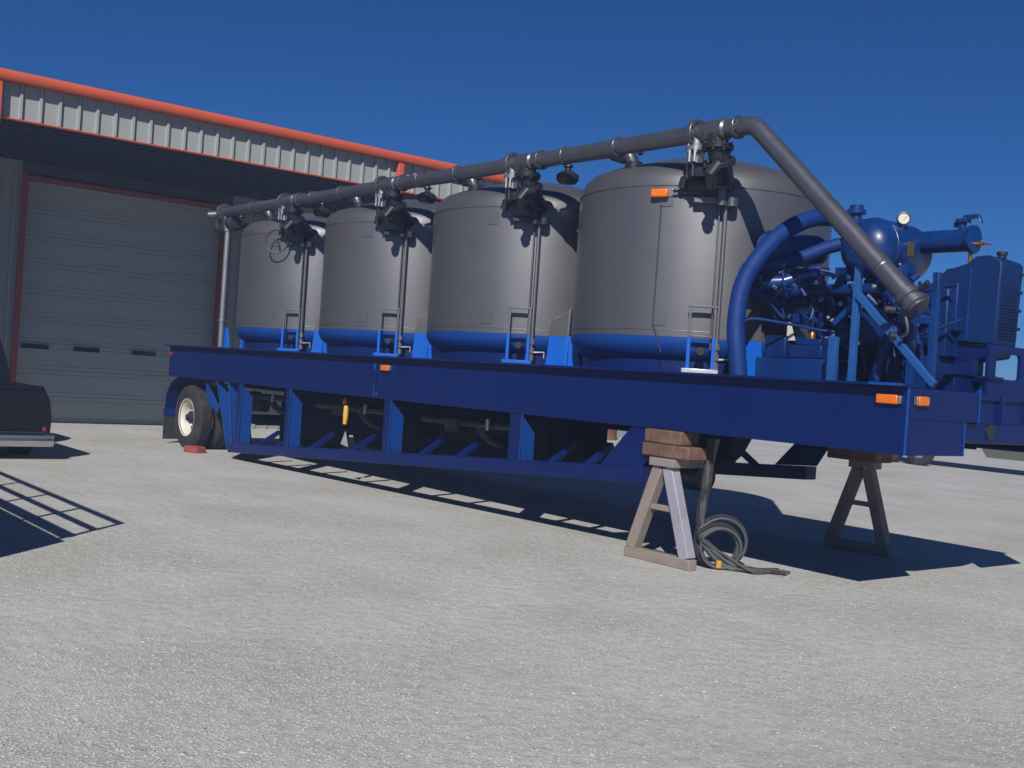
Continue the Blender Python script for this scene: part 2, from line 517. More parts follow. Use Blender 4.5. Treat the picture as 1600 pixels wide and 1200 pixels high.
def building():
    Y0, Y1 = -14.0, 8.3
    # back walls (with the door opening left free)
    dl, dr, dtop = -1.36, 2.68, 4.67
    w = MB()
    w.box(WX - .18, WX, -14.0, dl - .12, 0, 5.3)
    w.box(WX - .18, WX, dr + .12, 15.6, 0, 5.3)
    obj('wall', w, 'wallp', bld)
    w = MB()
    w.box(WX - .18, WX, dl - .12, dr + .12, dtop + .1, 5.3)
    obj('door_header_panel', w, 'shaded_header', bld)
    # wall ribs in view (shallow standing seams)
    rb = MB()
    y = -13.8
    while y < 15.5:
        if not (dl - .2 < y < dr + .2):
            rb.box(WX + .001, WX + .03, y, y + .05, 0.02, 4.9)
        y += .29
    tag(obj('wall_ribs', rb, 'wallp', bld), kind='stuff')
    # side and rear walls
    s = MB()
    s.box(-26, WX - .18, -14.0, -13.8, 0, 5.3)
    s.box(-26, WX - .18, 15.4, 15.6, 0, 5.3)
    s.box(-26.2, -26, -14.0, 15.6, 0, 5.3)
    obj('side_wall', s, 'wallp', bld)
    # roof
    r = MB()
    r.prism([(CX + .06, ZT - .05), (CX + .06, ZT + .01), (-16, ZT + .75), (-26.6, ZT + .02), (-26.6, ZT - .06), (-16, ZT + .67)], (0, Y0, 0), (1, 0, 0), (0, 0, 1), (0, Y1 - Y0, 0))
    r.prism([(WX + .15, ZT + .25), (WX + .15, ZT + .31), (-16, ZT + .74), (-26.6, ZT + .01), (-26.6, ZT - .07), (-16, ZT + .66)], (0, Y1 + .01, 0), (1, 0, 0), (0, 0, 1), (0, 15.9 - Y1, 0))
    obj('roof', r, 'panel', bld)
    g2 = MB()
    g2.box(WX + .02, WX + .18, Y1 + .02, 15.9, ZT - .1, ZT + .24)
    obj('gutter', g2, 'orange', bld)
    # canopy soffit
    so = MB()
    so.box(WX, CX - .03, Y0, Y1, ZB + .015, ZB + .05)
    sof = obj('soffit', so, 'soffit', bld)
    k = MB()
    x = CX - .35
    while x > WX:
        k.box(x, x + .03, Y0, Y1, ZB - .005, ZB + .014)
        x -= .3
    tag(obj('soffit_seams', k, 'soffit', sof), kind='stuff')
    # end wall of the canopy
    e = MB()
    e.box(WX, CX, Y1 - .03, Y1, ZB, ZT - .06)
    obj('canopy_end', e, 'panel', bld)
    # fascia made of ribbed panels
    p = MB()
    p.box(-.02, 0, 0, .283, 0, ZT - ZB - .06)
    p.prism([(0.222, 0.0), (.234, .045), (.270, .045), (.283, 0.0)], (0, 0, 0), (0, 1, 0), (1, 0, 0), (0, 0, ZT - ZB - .08))
    y = -2.93 - .29 * 38
    first = None
    while y < Y1 - .3:
        if first is None:
            first = obj('fascia_panel', p, 'panel', bld, loc=(CX, y, ZB + .01))
        else:
            c = first.copy()
            COL.objects.link(c)
            c.location = (CX, y, ZB + .01)
        y += .29
    # base trim and eave gutter
    t = MB()
    t.box(CX - .04, CX + .05, Y0, Y1, ZB - .018, ZB + .006)
    obj('fascia_base_trim', t, 'orange', bld, 0.006)
    g = MB()
    g.prism([(0.0, .0), (.17, .0), (.205, .05), (.205, .13), (.185, .16), (0, .16)], (CX + .005, Y0, ZT - .165), (1, 0, 0), (0, 0, 1), (0, Y1 - Y0 + .1, 0))
    obj('gutter', g, 'orange', bld, 0.008)
    for yy in (-10.15, -3.035, 4.21):
        d = MB()
        d.box(CX + .05, CX + .15, yy - .07, yy + .05, ZB - .02, ZT - .166)
        d.prism([(0, 0), (.11, 0), (.06, -.18), (0.0, -.18)], (CX + .04, yy - .071, ZB - .02), (1, 0, 0), (0, 0, 1), (0, .122, 0))
        obj('downspout', d, 'orange', bld, 0.01)
    d = MB()
    d.box(WX + .031, WX + .13, 14.42, 14.55, 0.02, ZT - .1)
    obj('downspout', d, 'orange', bld)
    # overhead door, section by section
    door = MB()
    door.box(DX - .06, DX - .03, dl, dr, 0, dtop)
    dr_o = obj('overhead_door', door, 'door', bld)
    h = dtop / 9
    for i in range(9):
        z0 = i * h
        sct = MB()
        prof = [(0, .004), (0, h - .006), (.028, h - .006), (.028, h - .075), (.017, h - .085), (.028, h - .095), (.028, .095), (.017, .085), (.028, .075), (.028, .004)]
        sct.prism(prof, (DX - .03, dl + .01, z0), (1, 0, 0), (0, 0, 1), (0, dr - dl - .02, 0))
        obj('door_section', sct, 'door', dr_o)
    for a, b in ((-1.23, -.71), (-.235, .275), (.93, 1.44)):
        s = MB()
        s.box(DX - .002, DX + .012, a, b, 1.435, 1.53)
        obj('door_window', s, 'slot', dr_o)
        f = MB()
        for (ya, yb, za, zb) in ((a - .02, b + .02, 1.53, 1.545), (a - .02, b + .02, 1.42, 1.435), (a - .02, a, 1.435, 1.53), (b, b + .02, 1.435, 1.53)):
            f.box(DX - .002, DX + .02, ya, yb, za, zb)
        obj('window_frame', f, 'door', dr_o)
    # orange jambs, canopy shade put into their dark red colour
    for a, b, z0, z1, nm in ((dl - .12, dl - .005, 0, dtop + .1, 'door_jamb'), (dr + .005, dr + .12, 0, dtop + .1, 'door_jamb')):
        j = MB()
        j.box(DX - .05, WX + .05, a, b, z0, z1)
        obj(nm, j, 'shaded_trim', bld, 0.006)
    j = MB()
    j.box(DX - .05, WX + .05, dl - .004, dr + .004, dtop + .005, dtop + .06)
    obj('door_header', j, 'shaded_trim', bld, 0.006)


building()

# ------------------------------------------------------------------ the trailer with its four tanks
TR = (6.0, 0, 0)
OFF = (-6.0, 0, 0)
rig = thing('tank_trailer', TR, 'long blue trailer carrying four grey steel tanks, overhead pipework and a blue engine pump', 'trailer')
rig.rotation_euler = (0, -0.0039, 0)
W = 2.95
ZTOP, ZBOT = 1.7186, 1.1925
XR, XF = -2.05, 11.85


def part(name, mb, material, bevel=0.0, parent=None, label=None, angle=35):
    if parent is None:
        return obj(name, mb, material, rig, bevel, off=OFF, label=label, angle=angle)
    return obj(name, mb, material, parent, bevel, off=OFF, label=label, angle=angle)


def chassis():
    for yo, sgn in ((0, 1), (W, -1)):
        b = MB()
        b.box(XR, XF, yo, yo + sgn * .03, ZBOT, ZTOP - .022)
        sb = part('side_beam', b, 'navy', .004)
        f = MB()
        f.box(XR - .01, XF + .01, yo - sgn * .085, yo + sgn * .12, ZTOP - .02, ZTOP)
        part('top_flange', f, 'navy', .004, sb)
        f = MB()
        f.box(XR, XF, yo + sgn * .031, yo + sgn * .14, ZBOT, ZBOT + .02)
        part('bottom_flange', f, 'navy', 0, sb)
        # faint butt weld and scuffs where the beam was spliced
        wv = MB()
        wv.bar((4.56, yo - sgn * .003, ZBOT + .01), (4.56, yo - sgn * .003, ZTOP - .03), .014, .006)
        part('weld_seam', wv, 'navy', 0, sb)
    for x, z, w, h in ((4.50, 1.60, .05, .10), (4.55, 1.245, .11, .05), (4.50, 1.31, .03, .06)):
        k = MB()
        k.prism([(x - w / 2, z - h * .4), (x + w * .4, z - h / 2), (x + w / 2, z + h * .3), (x - w * .1, z + h / 2), (x - w * .45, z + h * .2)], (0, .001, 0), (1, 0, 0), (0, 0, 1), (0, -.0025, 0))
        part('paint_scuff', k, 'scuff')
    d = MB()
    d.box(XR + .03, XF - .03, .125, W - .125, ZTOP - .075, ZTOP - .035)
    part('deck_plate', d, 'navy')
    c = MB()
    c.box(XR, XR + .03, .031, W - .031, ZBOT, ZTOP - .022)
    part('rear_beam', c, 'navy', .004)
    for i in range(15):
        x = XR + .6 + i * .92
        k = MB()
        k.box(x, x + .02, .04, W - .04, ZBOT + .12, ZTOP - .08)
        k.box(x - .05, x + .07, .04, W - .04, ZBOT + .10, ZBOT + .119)
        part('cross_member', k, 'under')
    # centre frame
    for y in (1.02, 1.93):
        k = MB()
        k.box(-1.9, 8.3, y, y + .03, 1.10, 1.30)
        k.box(-1.9, 8.3, y - .06, y + .09, 1.08, 1.099)
        k.box(8.301, XF - .5, y, y + .03, 1.21, 1.33)
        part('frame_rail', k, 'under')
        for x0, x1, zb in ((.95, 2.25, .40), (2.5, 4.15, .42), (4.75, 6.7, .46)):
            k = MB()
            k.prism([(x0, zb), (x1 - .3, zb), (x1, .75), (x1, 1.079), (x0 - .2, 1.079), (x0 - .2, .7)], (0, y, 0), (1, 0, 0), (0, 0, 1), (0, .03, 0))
            part('dark_bay_plate', k, 'under')  # added dark plates that make the bays look unlit
    for y in ():
        k = MB()
        part('frame_rail', k, 'under')
    # lower truss rails, rising towards the front
    for yo, sgn in ((0, 1), (W, -1)):
        xa, xb = .45, (9.19 if sgn > 0 else 9.0)
        ra = lambda x: .13 + (x - .55) * (.55 / 8.64)
        k = MB()
        k.prism([(xa, ra(xa)), (xb, ra(xb)), (xb, ra(xb) + .145), (xa, ra(xa) + .145)], (0, yo, 0), (1, 0, 0), (0, 0, 1), (0, sgn * .19, 0))
        lr = part('lower_rail', k, 'navy', .006)
        # posts: a flat face and a wing plate whose forward side catches the sun
        for x0, x1 in ((.64, .78), (2.20, 2.34), (4.76, 4.92), (7.22, 7.42)):
            z0 = ra(x1) + .1455
            k = MB()
            k.box(x0, x1, yo + sgn * .012, yo + sgn * .03, z0 - .01, ZBOT + .03)
            ps = part('post', k, 'navy', .003)
            k = MB()
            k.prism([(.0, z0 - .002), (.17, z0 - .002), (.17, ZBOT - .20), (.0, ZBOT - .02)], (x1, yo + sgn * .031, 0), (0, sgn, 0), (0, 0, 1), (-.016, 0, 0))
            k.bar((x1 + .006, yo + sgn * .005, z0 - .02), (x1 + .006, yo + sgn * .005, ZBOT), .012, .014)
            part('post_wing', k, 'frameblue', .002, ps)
        # end gusset
        k = MB()
        zr = ra(9.19)
        sh = 0 if sgn > 0 else -.16
        k.prism([(8.62 + sh, ra(8.62 + sh) + .146), (9.18 + sh, zr + .14), (9.42 + sh, ZBOT), (9.02 + sh, ZBOT)], (0, yo + sgn * .02, 0), (1, 0, 0), (0, 0, 1), (0, sgn * .02, 0))
        part('end_gusset', k, 'navy', .003)
        # short struts running inwards and up from the rail
        for x in (1.15, 1.75, 2.75, 3.85, 5.4, 6.15, 7.75, 8.3):
            k = MB()
            z = ra(x) + .12
            k.bar((x, yo + sgn * .15, z), (x - .02, yo + sgn * .50, z + .21), .06, .06)
            part('strut', k, 'navy', .004)
    # bogie hangers ahead of the wheel: sloping plates
    for x, dx in ((-.16, .52), (.28, .25)):
        k = MB()
        t, b_, w = x, x + dx, .36
        k.add([(t, .03, ZBOT - .002), (t + .02, .03, ZBOT - .002), (t + .02, .12, ZBOT - .002), (t, .12, ZBOT - .002),
               (b_, .03, .16), (b_ + .02, .03, .16), (b_ + .02, w, .16), (b_, w, .16),
               ((t + b_) / 2 - .06, w, .86), ((t + b_) / 2 - .04, w, .86)],
              [(0, 4, 7, 8, 3), (1, 2, 9, 6, 5), (0, 1, 5, 4), (0, 3, 2, 1), (4, 5, 6, 7), (3, 8, 9, 2), (8, 7, 6, 9)])
        k.bar((t + .03, .02, ZBOT), (b_ + .03, .02, .17), .016, .02)
        part('suspension_hanger', k, 'frameblue', .002)
    k = MB()
    k.bar((-1.27, .95, .55), (.35, .95, .62), .12, .16)
    part('trailing_arm', k, 'under', .01)
    k = MB()
    k.bar((-1.27, 2.0, .55), (.35, 2.0, .62), .12, .16)
    k.cyl((.33, .5, .62), (.33, 2.45, .62), .08)
    part('trailing_arm', k, 'under', .01)
    for yy in (.95, 2.0):
        k = MB()
        k.lathe([(0, 0), (.13, 0), (.15, .05), (.15, .22), (.12, .28), (0, .28)], (-.45, yy, .72), n=20)
        part('air_spring', k, 'rubber')
    k = MB()
    k.cyl((-1.29, .75, .55), (-1.29, 2.2, .55), .075)
    part('axle', k, 'under')
    # fender strut plate and fenders
    k = MB()
    k.prism([(-.62, 1.14), (-.40, 1.02), (-.08, .76), (-.16, .68), (-.44, .80), (-.62, .98)], (0, .06, 0), (1, 0, 0), (0, 0, 1), (0, .012, 0))
    part('fender_stay', k, 'frameblue', .002)
    for yo, sgn in ((0.03, 1), (W - .03, -1)):
        pts = [(-.60, 1.165), (-1.72, 1.175), (-2.0, 1.06), (-2.16, .86), (-2.20, .56)]
        k = MB()
        n = len(pts)
        vs_ = [(x, yo, z) for x, z in pts] + [(x, yo + sgn * .70, z) for x, z in pts] + [(x - .008, yo, z + .012) for x, z in pts] + [(x - .008, yo + sgn * .70, z + .012) for x, z in pts]
        fs = []
        for i in range(n - 1):
            fs += [(i, i + 1, n + i + 1, n + i), (2 * n + i, 3 * n + i, 3 * n + i + 1, 2 * n + i + 1), (i, 2 * n + i, 2 * n + i + 1, i + 1), (n + i, n + i + 1, 3 * n + i + 1, 3 * n + i)]
        k.add(vs_, fs)
        fe = part('fender', k, 'navy')
        k = MB()
        k.box(-2.215, -2.202, yo, yo + sgn * .68, .10, .60)
        part('mud_flap', k, 'rubber', .003, fe)
        k = MB()
        k.box(-2.22, -2.19, yo - sgn * .01, yo + sgn * .70, .50, .62)
        part('flap_bracket', k, 'midblue', .003, fe)


chassis()


def wheel(y_out, sgn, dual):
    """tyre with a deep dished dual rim; y_out is the outer side wall"""
    c = Vector((-1.29, y_out, .535))
    Ro, w = .54, .27
    prof = [(.295, .035), (.33, .010), (.41, .0), (.475, .008), (.515, .03), (.535, .055), (Ro, .075)]
    for i in range(4):
        a = .085 + i * .03
        prof += [(Ro, a), (Ro - .012, a + .004), (Ro - .012, a + .010), (Ro, a + .014)]
    prof += [(Ro, w - .07), (.535, w - .055), (.515, w - .03), (.475, w - .008), (.41, w), (.33, w - .01), (.295, w - .035)]
    k = MB()
    k.lathe(prof, c, (0, sgn, 0), 64)
    t = part('wheel', k, 'rubber', 0, angle=50)
    k = MB()
    if not dual:
        k.lathe([(.297, .022), (.312, .012), (.312, .03), (.297, .036), (.285, .05), (.272, .10), (.268, .2), (.255, .215), (.12, .19), (.10, .19), (.0, .19)], c, (0, sgn, 0), 64)
    else:
        k.lathe([(.297, .036), (.285, .06), (.272, .2), (.297, .24)], c, (0, sgn, 0), 48)
    rm = part('rim', k, 'white_rim', 0, t)
    if not dual:
        k = MB()
        k.lathe([(.105, .19), (.105, .08), (.085, .06), (.06, .05), (.055, .02), (0, .015)], c, (0, sgn, 0), 24)
        part('hub', k, 'dark', 0, t)
        k = MB()
        for i in range(10):
            a = 2 * math.pi * i / 10
            p = c + Vector((math.cos(a) * .145, sgn * .195, math.sin(a) * .145))
            k.cyl(p, p + Vector((0, -sgn * .05, 0)), .016, 6)
        tag(part('wheel_nuts', k, 'galv', 0, t), kind='stuff')


wheel(.03, 1, False)
wheel(.36, 1, True)
wheel(W - .03, -1, False)
wheel(W - .36, -1, True)

YC, TRAD, PITCH = 1.55, 1.32, 2.703
XC = [.25 + PITCH * i for i in range(4)]
PY, PZ = .30, 3.93


def polar(xc, ang, r, z=0.0):
    return Vector((xc + math.cos(R(ang)) * r, YC + math.sin(R(ang)) * r, z))


def flange(mb, p, axis, r, t=.03, bolts=8, pr=None):
    p, ax = Vector(p), Vector(axis).normalized()
    mb.lathe([(0, -t), (r * .97, -t), (r, -t * .8), (r, -t * .12), (r * .97, -.001), (0, -.001)], p, ax, 24)
    mb.lathe([(0, .001), (r * .97, .001), (r, t * .12), (r, t * .8), (r * .97, t), (0, t)], p, ax, 24)
    a = ax.orthogonal().normalized()
    b = ax.cross(a)
    for i in range(bolts):
        an = 2 * math.pi * (i + .5) / bolts
        q = p + (a * math.cos(an) + b * math.sin(an)) * (r * .86)
        mb.cyl(q - ax * (t + .018), q + ax * (t + .018), r * .085, 6)


def tank(i):
    xc = XC[i]
    prof = [(TRAD, 2.06), (TRAD, 3.50), (TRAD - .012, 3.58), (TRAD - .05, 3.655), (TRAD - .12, 3.715), (TRAD - .24, 3.765), (TRAD - .42, 3.825), (TRAD - .66, 3.895), (.42, 3.955), (.2, 3.985), (0, 3.995)]
    k = MB()
    k.lathe(prof, (xc, YC, 0), n=96)
    tk = part('tank', k, 'tank', 0, label=['rearmost grey tank beside the workshop door', 'second grey tank from the rear of the trailer', 'third grey tank from the rear of the trailer', 'large front grey tank with an amber lamp on its side'][i], angle=30)
    k = MB()
    k.lathe([(0, .93), (.16, .93), (.2, 1.0), (.55, 1.40), (TRAD - .50, 1.75), (TRAD - .26, 1.80), (TRAD - .13, 1.85), (TRAD - .045, 1.915), (TRAD - .008, 1.975), (TRAD, 2.02), (TRAD, 2.059)], (xc, YC, 0), n=96)
    part('tank_bottom', k, 'bandblue', 0, tk, angle=30)
    k = MB()
    k.torus((xc, YC, 3.505), (0, 0, 1), TRAD + .001, .007, 96, 6)
    part('weld_seam', k, 'tank', 0, tk)
    k = MB()
    k.torus((xc, YC, 2.12), (0, 0, 1), TRAD + .0, .005, 96, 6)
    part('weld_seam', k, 'tank', 0, tk)
    k = MB()
    k.lathe([(TRAD - .30, 1.60), (TRAD - .14, 1.60), (TRAD - .14, 1.835), (TRAD - .30, 1.785), (TRAD - .30, 1.60)], (xc, YC, 0), n=72)
    part('gap_fill_ring', k, 'navy', 0, tk)  # added ring that fills the pale gap below the tank with dark
    # outlet below the cone
    k = MB()
    k.tube([(xc, YC, .93), (xc, YC, .74)], .13, 20)
    flange(k, (xc, YC, .9), (0, 0, 1), .2)
    k.tube([(xc - .28, YC, .66), (xc + .28, YC, .66)], .15, 20)
    part('outlet_valve', k, 'dark', 0, tk)
    # legs
    for a in (-27, -150, 150, 27):
        n_ = Vector((math.cos(R(a)), math.sin(R(a)), 0))
        t_ = Vector((-n_.y, n_.x, 0))
        b = polar(xc, a, TRAD + .055)
        cut = 2.06
        lo, hi = MB(), MB()
        wb, wm, wt = .15, .118, .095
        lo.prism([(-wb, 1.72), (wb, 1.72), (wm, cut), (-wm, cut)], b, t_, (0, 0, 1), n_ * .03)
        hi.prism([(-wm, cut + .001), (wm, cut + .001), (wt, 2.36), (-wt, 2.25)], b, t_, (0, 0, 1), n_ * .03)
        for sg in (-1, 1):
            lo.prism([(0, 1.72), (-.16, 1.72), (-.06, cut), (0, cut)], b + t_ * (sg * .1), n_, (0, 0, 1), t_ * .015)
        lo.prism([(-wb - .02, 0), (wb + .02, 0), (wb + .02, .02), (-wb - .02, .02)], b + Vector((0, 0, 1.70)) - n_ * .12, t_, (0, 0, 1), n_ * .22)
        lg = part('support_leg', lo, 'legblue', .003, tk)
        part('support_leg', hi, 'tank', .003, tk, label='grey upper end of a support leg')
    # weld pads and conduit on the near side
    for a, z0, z1 in ((-64, 2.16, 2.28), (-64, 3.30, 3.44)):
        pts = []
        k = MB()
        for s in range(5):
            aa = a - 3 + s * 6 / 4
            for rr in (TRAD + .001, TRAD + .007):
                for z in (z0, z1):
                    pts.append(polar(xc, aa, rr, z))
        fs = []
        for s in range(4):
            o = s * 4
            fs += [(o + 2, o + 6, o + 7, o + 3), (o + 1, o + 3, o + 7, o + 5), (o, o + 4, o + 6, o + 2)]
        fs += [(0, 2, 3, 1), (16, 17, 19, 18)]
        k.add(pts, fs)
        part('weld_pad', k, 'tank', 0, tk)
    if i == 3:
        k = MB()
        k.tube([polar(xc, -66, TRAD + .012, 3.32), polar(xc, -66.3, TRAD + .012, 2.18), polar(xc, -62, TRAD + .01, 1.9)], .006, 6)
        part('conduit', k, 'dark', 0, tk)
        n_ = polar(0, -66, 1) - Vector((0, YC, 0))
        t_ = Vector((-n_.y, n_.x, 0))
        c = polar(xc, -66.5, TRAD + .01, 3.42)
        k = MB()
        k.prism([(-.085, -.04), (.085, -.04), (.085, .04), (-.085, .04)], c, t_, (0, 0, 1), n_ * .06)
        am = part('marker_lamp', k, 'amber', .012, tk)
        k = MB()
        k.prism([(-.1, -.03), (.12, -.03), (.12, .05), (-.1, .05)], c - n_ * .008, t_, (0, 0, 1), n_ * .012)
        part('lamp_base', k, 'galv', .002, tk)
        k = MB()
        k.tube([polar(xc, -62, TRAD + .012, 3.45), polar(xc, -54, TRAD + .012, 3.45), polar(xc, -46, TRAD + .02, 3.44)], .009, 6)
        part('conduit', k, 'dark', 0, tk)
        k = MB()
        k.tube([polar(xc, -62, TRAD + .012, 3.40), polar(xc, -54, TRAD + .012, 3.41), polar(xc, -46, TRAD + .02, 3.41)], .009, 6)
        part('conduit', k, 'dark', 0, tk)
    # step bracket on the deck (two uprights, rungs, foot plate)
    a = -46
    n_ = polar(0, a, 1) - Vector((0, YC, 0))
    t_ = Vector((-n_.y, n_.x, 0))
    b = polar(xc, a, TRAD + .10)
    up_lo, up_hi, ft = MB(), MB(), MB()
    for s in (-.115, .115):
        up_lo.prism([(s - .017, 1.74), (s + .017, 1.74), (s + .017, 2.06), (s - .017, 2.06)], b, t_, (0, 0, 1), n_ * .05)
        up_hi.prism([(s - .012, 2.061), (s + .012, 2.061), (s + .012, 2.34), (s - .012, 2.34)], b, t_, (0, 0, 1), n_ * .02)
    br = part('step_bracket', up_lo, 'legblue', .003, tk)
    up_hi.prism([(-.135, 2.341), (.135, 2.341), (.135, 2.362), (-.135, 2.362)], b - n_ * .02, t_, (0, 0, 1), n_ * .045)
    up_hi.prism([(-.10, 2.062), (.10, 2.062), (.10, 2.078), (-.10, 2.078)], b - n_ * .02, t_, (0, 0, 1), n_ * .035)
    part('step_bracket', up_hi, 'tank', .004, tk, label='grey upper frame of the step bracket')
    ft.prism([(-.17, 0), (.17, 0), (.17, .045), (-.17, .045)], b + Vector((0, 0, 1.72)) - n_ * .06, t_, (0, 0, 1), n_ * .16)
    part('foot_plate', ft, 'glint_steel' if i == 3 else 'legblue', .006, tk)  # front tank: near-white instead of blue, a sun glint put into the colour
    k = MB()
    k.tube([polar(xc, -46, TRAD - .05, 1.93), polar(xc, -46, TRAD + .1, 1.93)], .035, 12)
    flange(k, polar(xc, -46, TRAD + .03, 1.93), n_, .045, .012, 6)
    part('drain_nozzle', k, 'dark', 0, tk)
    # vertical stand pipe and its pair of tubes
    k = MB()
    k.tube([polar(xc, -40, TRAD + .07, 3.42), polar(xc, -40, TRAD + .07, 1.80)], .022, 10)
    sp = part('stand_pipe', k, 'tank', 0, tk)
    k = MB()
    k.tube([polar(xc, -42.2, TRAD + .05, 3.30), polar(xc, -42.2, TRAD + .05, 1.95)], .009, 6)
    part('sensing_tube', k, 'pipe', 0, sp)
    k = MB()
    for z in (1.98, 1.88, 1.80):
        k.lathe([(0, -.03), (.035, -.03), (.035, .03), (0, .03)], polar(xc, -40, TRAD + .07, z), n=8)
    tag(part('pipe_fitting', k, 'galv', 0, sp), kind='stuff')
    k = MB()
    k.tube([polar(xc, -40, TRAD + .07, 1.86), polar(xc, -34, TRAD + .09, 1.87), polar(xc, -34, TRAD + .09, 1.80)], .014, 8)
    part('pipe_fitting', k, 'galv', 0, sp)
    # front tank: bolted nozzle box; other tanks: dark bar as its painted shadow
    k = MB()
    nb = polar(xc, -46, TRAD - .04, 3.42)
    k.prism([(-.16, -.10), (.16, -.10), (.16, -.03), (-.16, -.03)], nb, t_, (0, 0, 1), n_ * .14)
    bx = part('nozzle_box_and_shadow', k, 'tank' if i == 3 else 'dark', .012, tk)
    k = MB()
    flange(k, polar(xc, -42, TRAD + .13, 3.47), (0, 0, 1), .085, .018, 8)
    k.tube([polar(xc, -42, TRAD + .13, 3.30), polar(xc, -42, TRAD + .13, 3.56)], .045, 12)
    k.lathe([(0, -.06), (.06, -.06), (.06, .02), (0, .02)], polar(xc, -38, TRAD + .10, 3.36), n=12)
    part('check_valve', k, 'pipe' if i == 3 else 'dark', 0, tk)
    # butterfly valve and bolted spool from the manifold down on to the knuckle
    vx = xc + .97
    k = MB()
    k.tube([(vx, PY, PZ), (vx, PY, 3.80)], .075, 16)
    flange(k, (vx, PY, 3.79), (0, 0, 1), .10, .02, 6)
    for dx, dy in ((-.085, 0), (.0, -.085), (.085, 0), (0, .085), (-.05, .07), (.05, -.07)):
        k.cyl((vx + dx, PY + dy, 3.66), (vx + dx, PY + dy, 3.80), .014, 6)
    k.tube([(vx, PY, 3.80), (vx, PY, 3.66)], .05, 12)
    part('bolted_spool', k, 'galv', 0, tk)
    k = MB()
    vb = Vector((vx + .02, PY + .1, 3.6))
    k.lathe([(0, -.04), (.14, -.04), (.155, -.03), (.155, .02), (.13, .04), (.09, .05), (0, .05)], vb, (0.1, -.25, 1), 24)
    k.tube([vb + Vector((-.13, 0, -.02)), vb + Vector((-.22, -.02, -.06)), vb + Vector((-.24, -.02, -.14))], .042, 12)
    k.tube([vb, vb + Vector((.0, .25, -.05))], .09, 16)
    for q in range(8):
        an = q * math.pi / 4
        p = vb + Vector((math.cos(an) * .15, math.sin(an) * .15, 0))
        k.cyl(p + Vector((0, 0, -.07)), p + Vector((0, 0, .07)), .014, 6)
    part('butterfly_valve', k, 'dark', 0, tk)
    # thick tee down to the dome
    tx = xc + 1.22
    k = MB()
    k.tube([(tx, PY, PZ), (tx, PY + .02, 3.74), (tx - .02, PY + .10, 3.64), (tx - .12, PY + .26, 3.54), (tx - .3, PY + .5, 3.52)], .095, 16, smooth_path=4)
    flange(k, (tx, PY + .01, 3.78), (0, 0, 1), .145, .022, 8)
    flange(k, (tx - .01, PY + .06, 3.64), (0, -.5, 1), .15, .022, 8)
    k.tube([(tx + .04, PY - .02, 3.62), (tx + .03, PY - .10, 3.52), (tx - .02, PY - .02, 3.42)], .05, 10)
    part('inlet_tee', k, 'dark', 0, tk)
    k = MB()
    k.tube([(tx - .10, PY + .04, 3.62), (tx + .03, PY - .03, 3.47)], .03, 10)
    part('valve_lever', k, 'pipe', 0, tk)
    # hand wheel (only the rearmost valve carries one low enough to see)
    if i == 0:
        k = MB()
        c = Vector((xc + .78, .30, 3.36))
        ax = Vector((.75, -.65, .05))
        k.torus(c, ax, .17, .012, 28, 6)
        k.cyl(c, c - ax.normalized() * .12, .015, 8)
        part('hand_wheel', k, 'dark', 0, tk)
    # branch to the crown of the dome, with a relief valve hanging under it
    k = MB()
    k.tube([(xc - 1.75, PY, PZ), (xc - 1.58, PY + .18, PZ + .03), (xc - 1.3, .60, 4.0), (xc - .9, .62, 4.0), (xc - .42, .62, 3.99), (xc - .28, .63, 3.95), (xc - .23, .66, 3.86), (xc - .22, .68, 3.70)], .068, 16, smooth_path=4)
    bp_ = part('branch_pipe', k, 'pipe', 0, tk)
    k = MB()
    flange(k, (xc - .44, .62, 3.99), (1, 0, 0), .105, .02, 6)
    k.lathe([(0, -.06), (.13, -.06), (.13, -.03), (.09, -.02), (.09, .06), (0, .07)], (xc - .22, .68, 3.80), n=20)
    k.box(xc - .38, xc - .24, .58, .68, 3.86, 4.04)
    k.tube([(xc - .2, .64, 3.98), (xc - .12, .63, 4.0), (xc - .08, .63, 3.92)], .03, 10)
    part('dome_elbow', k, 'dark', .004, tk)
    rx = xc - 1.17
    k = MB()
    k.cyl((rx, .62, 4.0), (rx, .62, 3.86), .03, 10)
    k.lathe([(0, .0), (.05, 0), (.055, -.02), (.035, -.03), (.035, -.06), (.075, -.075), (.125, -.11), (.125, -.16), (.09, -.2), (0, -.205)], (rx, .62, 3.92), n=18)
    part('relief_valve', k, 'dark', 0, tk)


for i in range(4):
    tank(i)


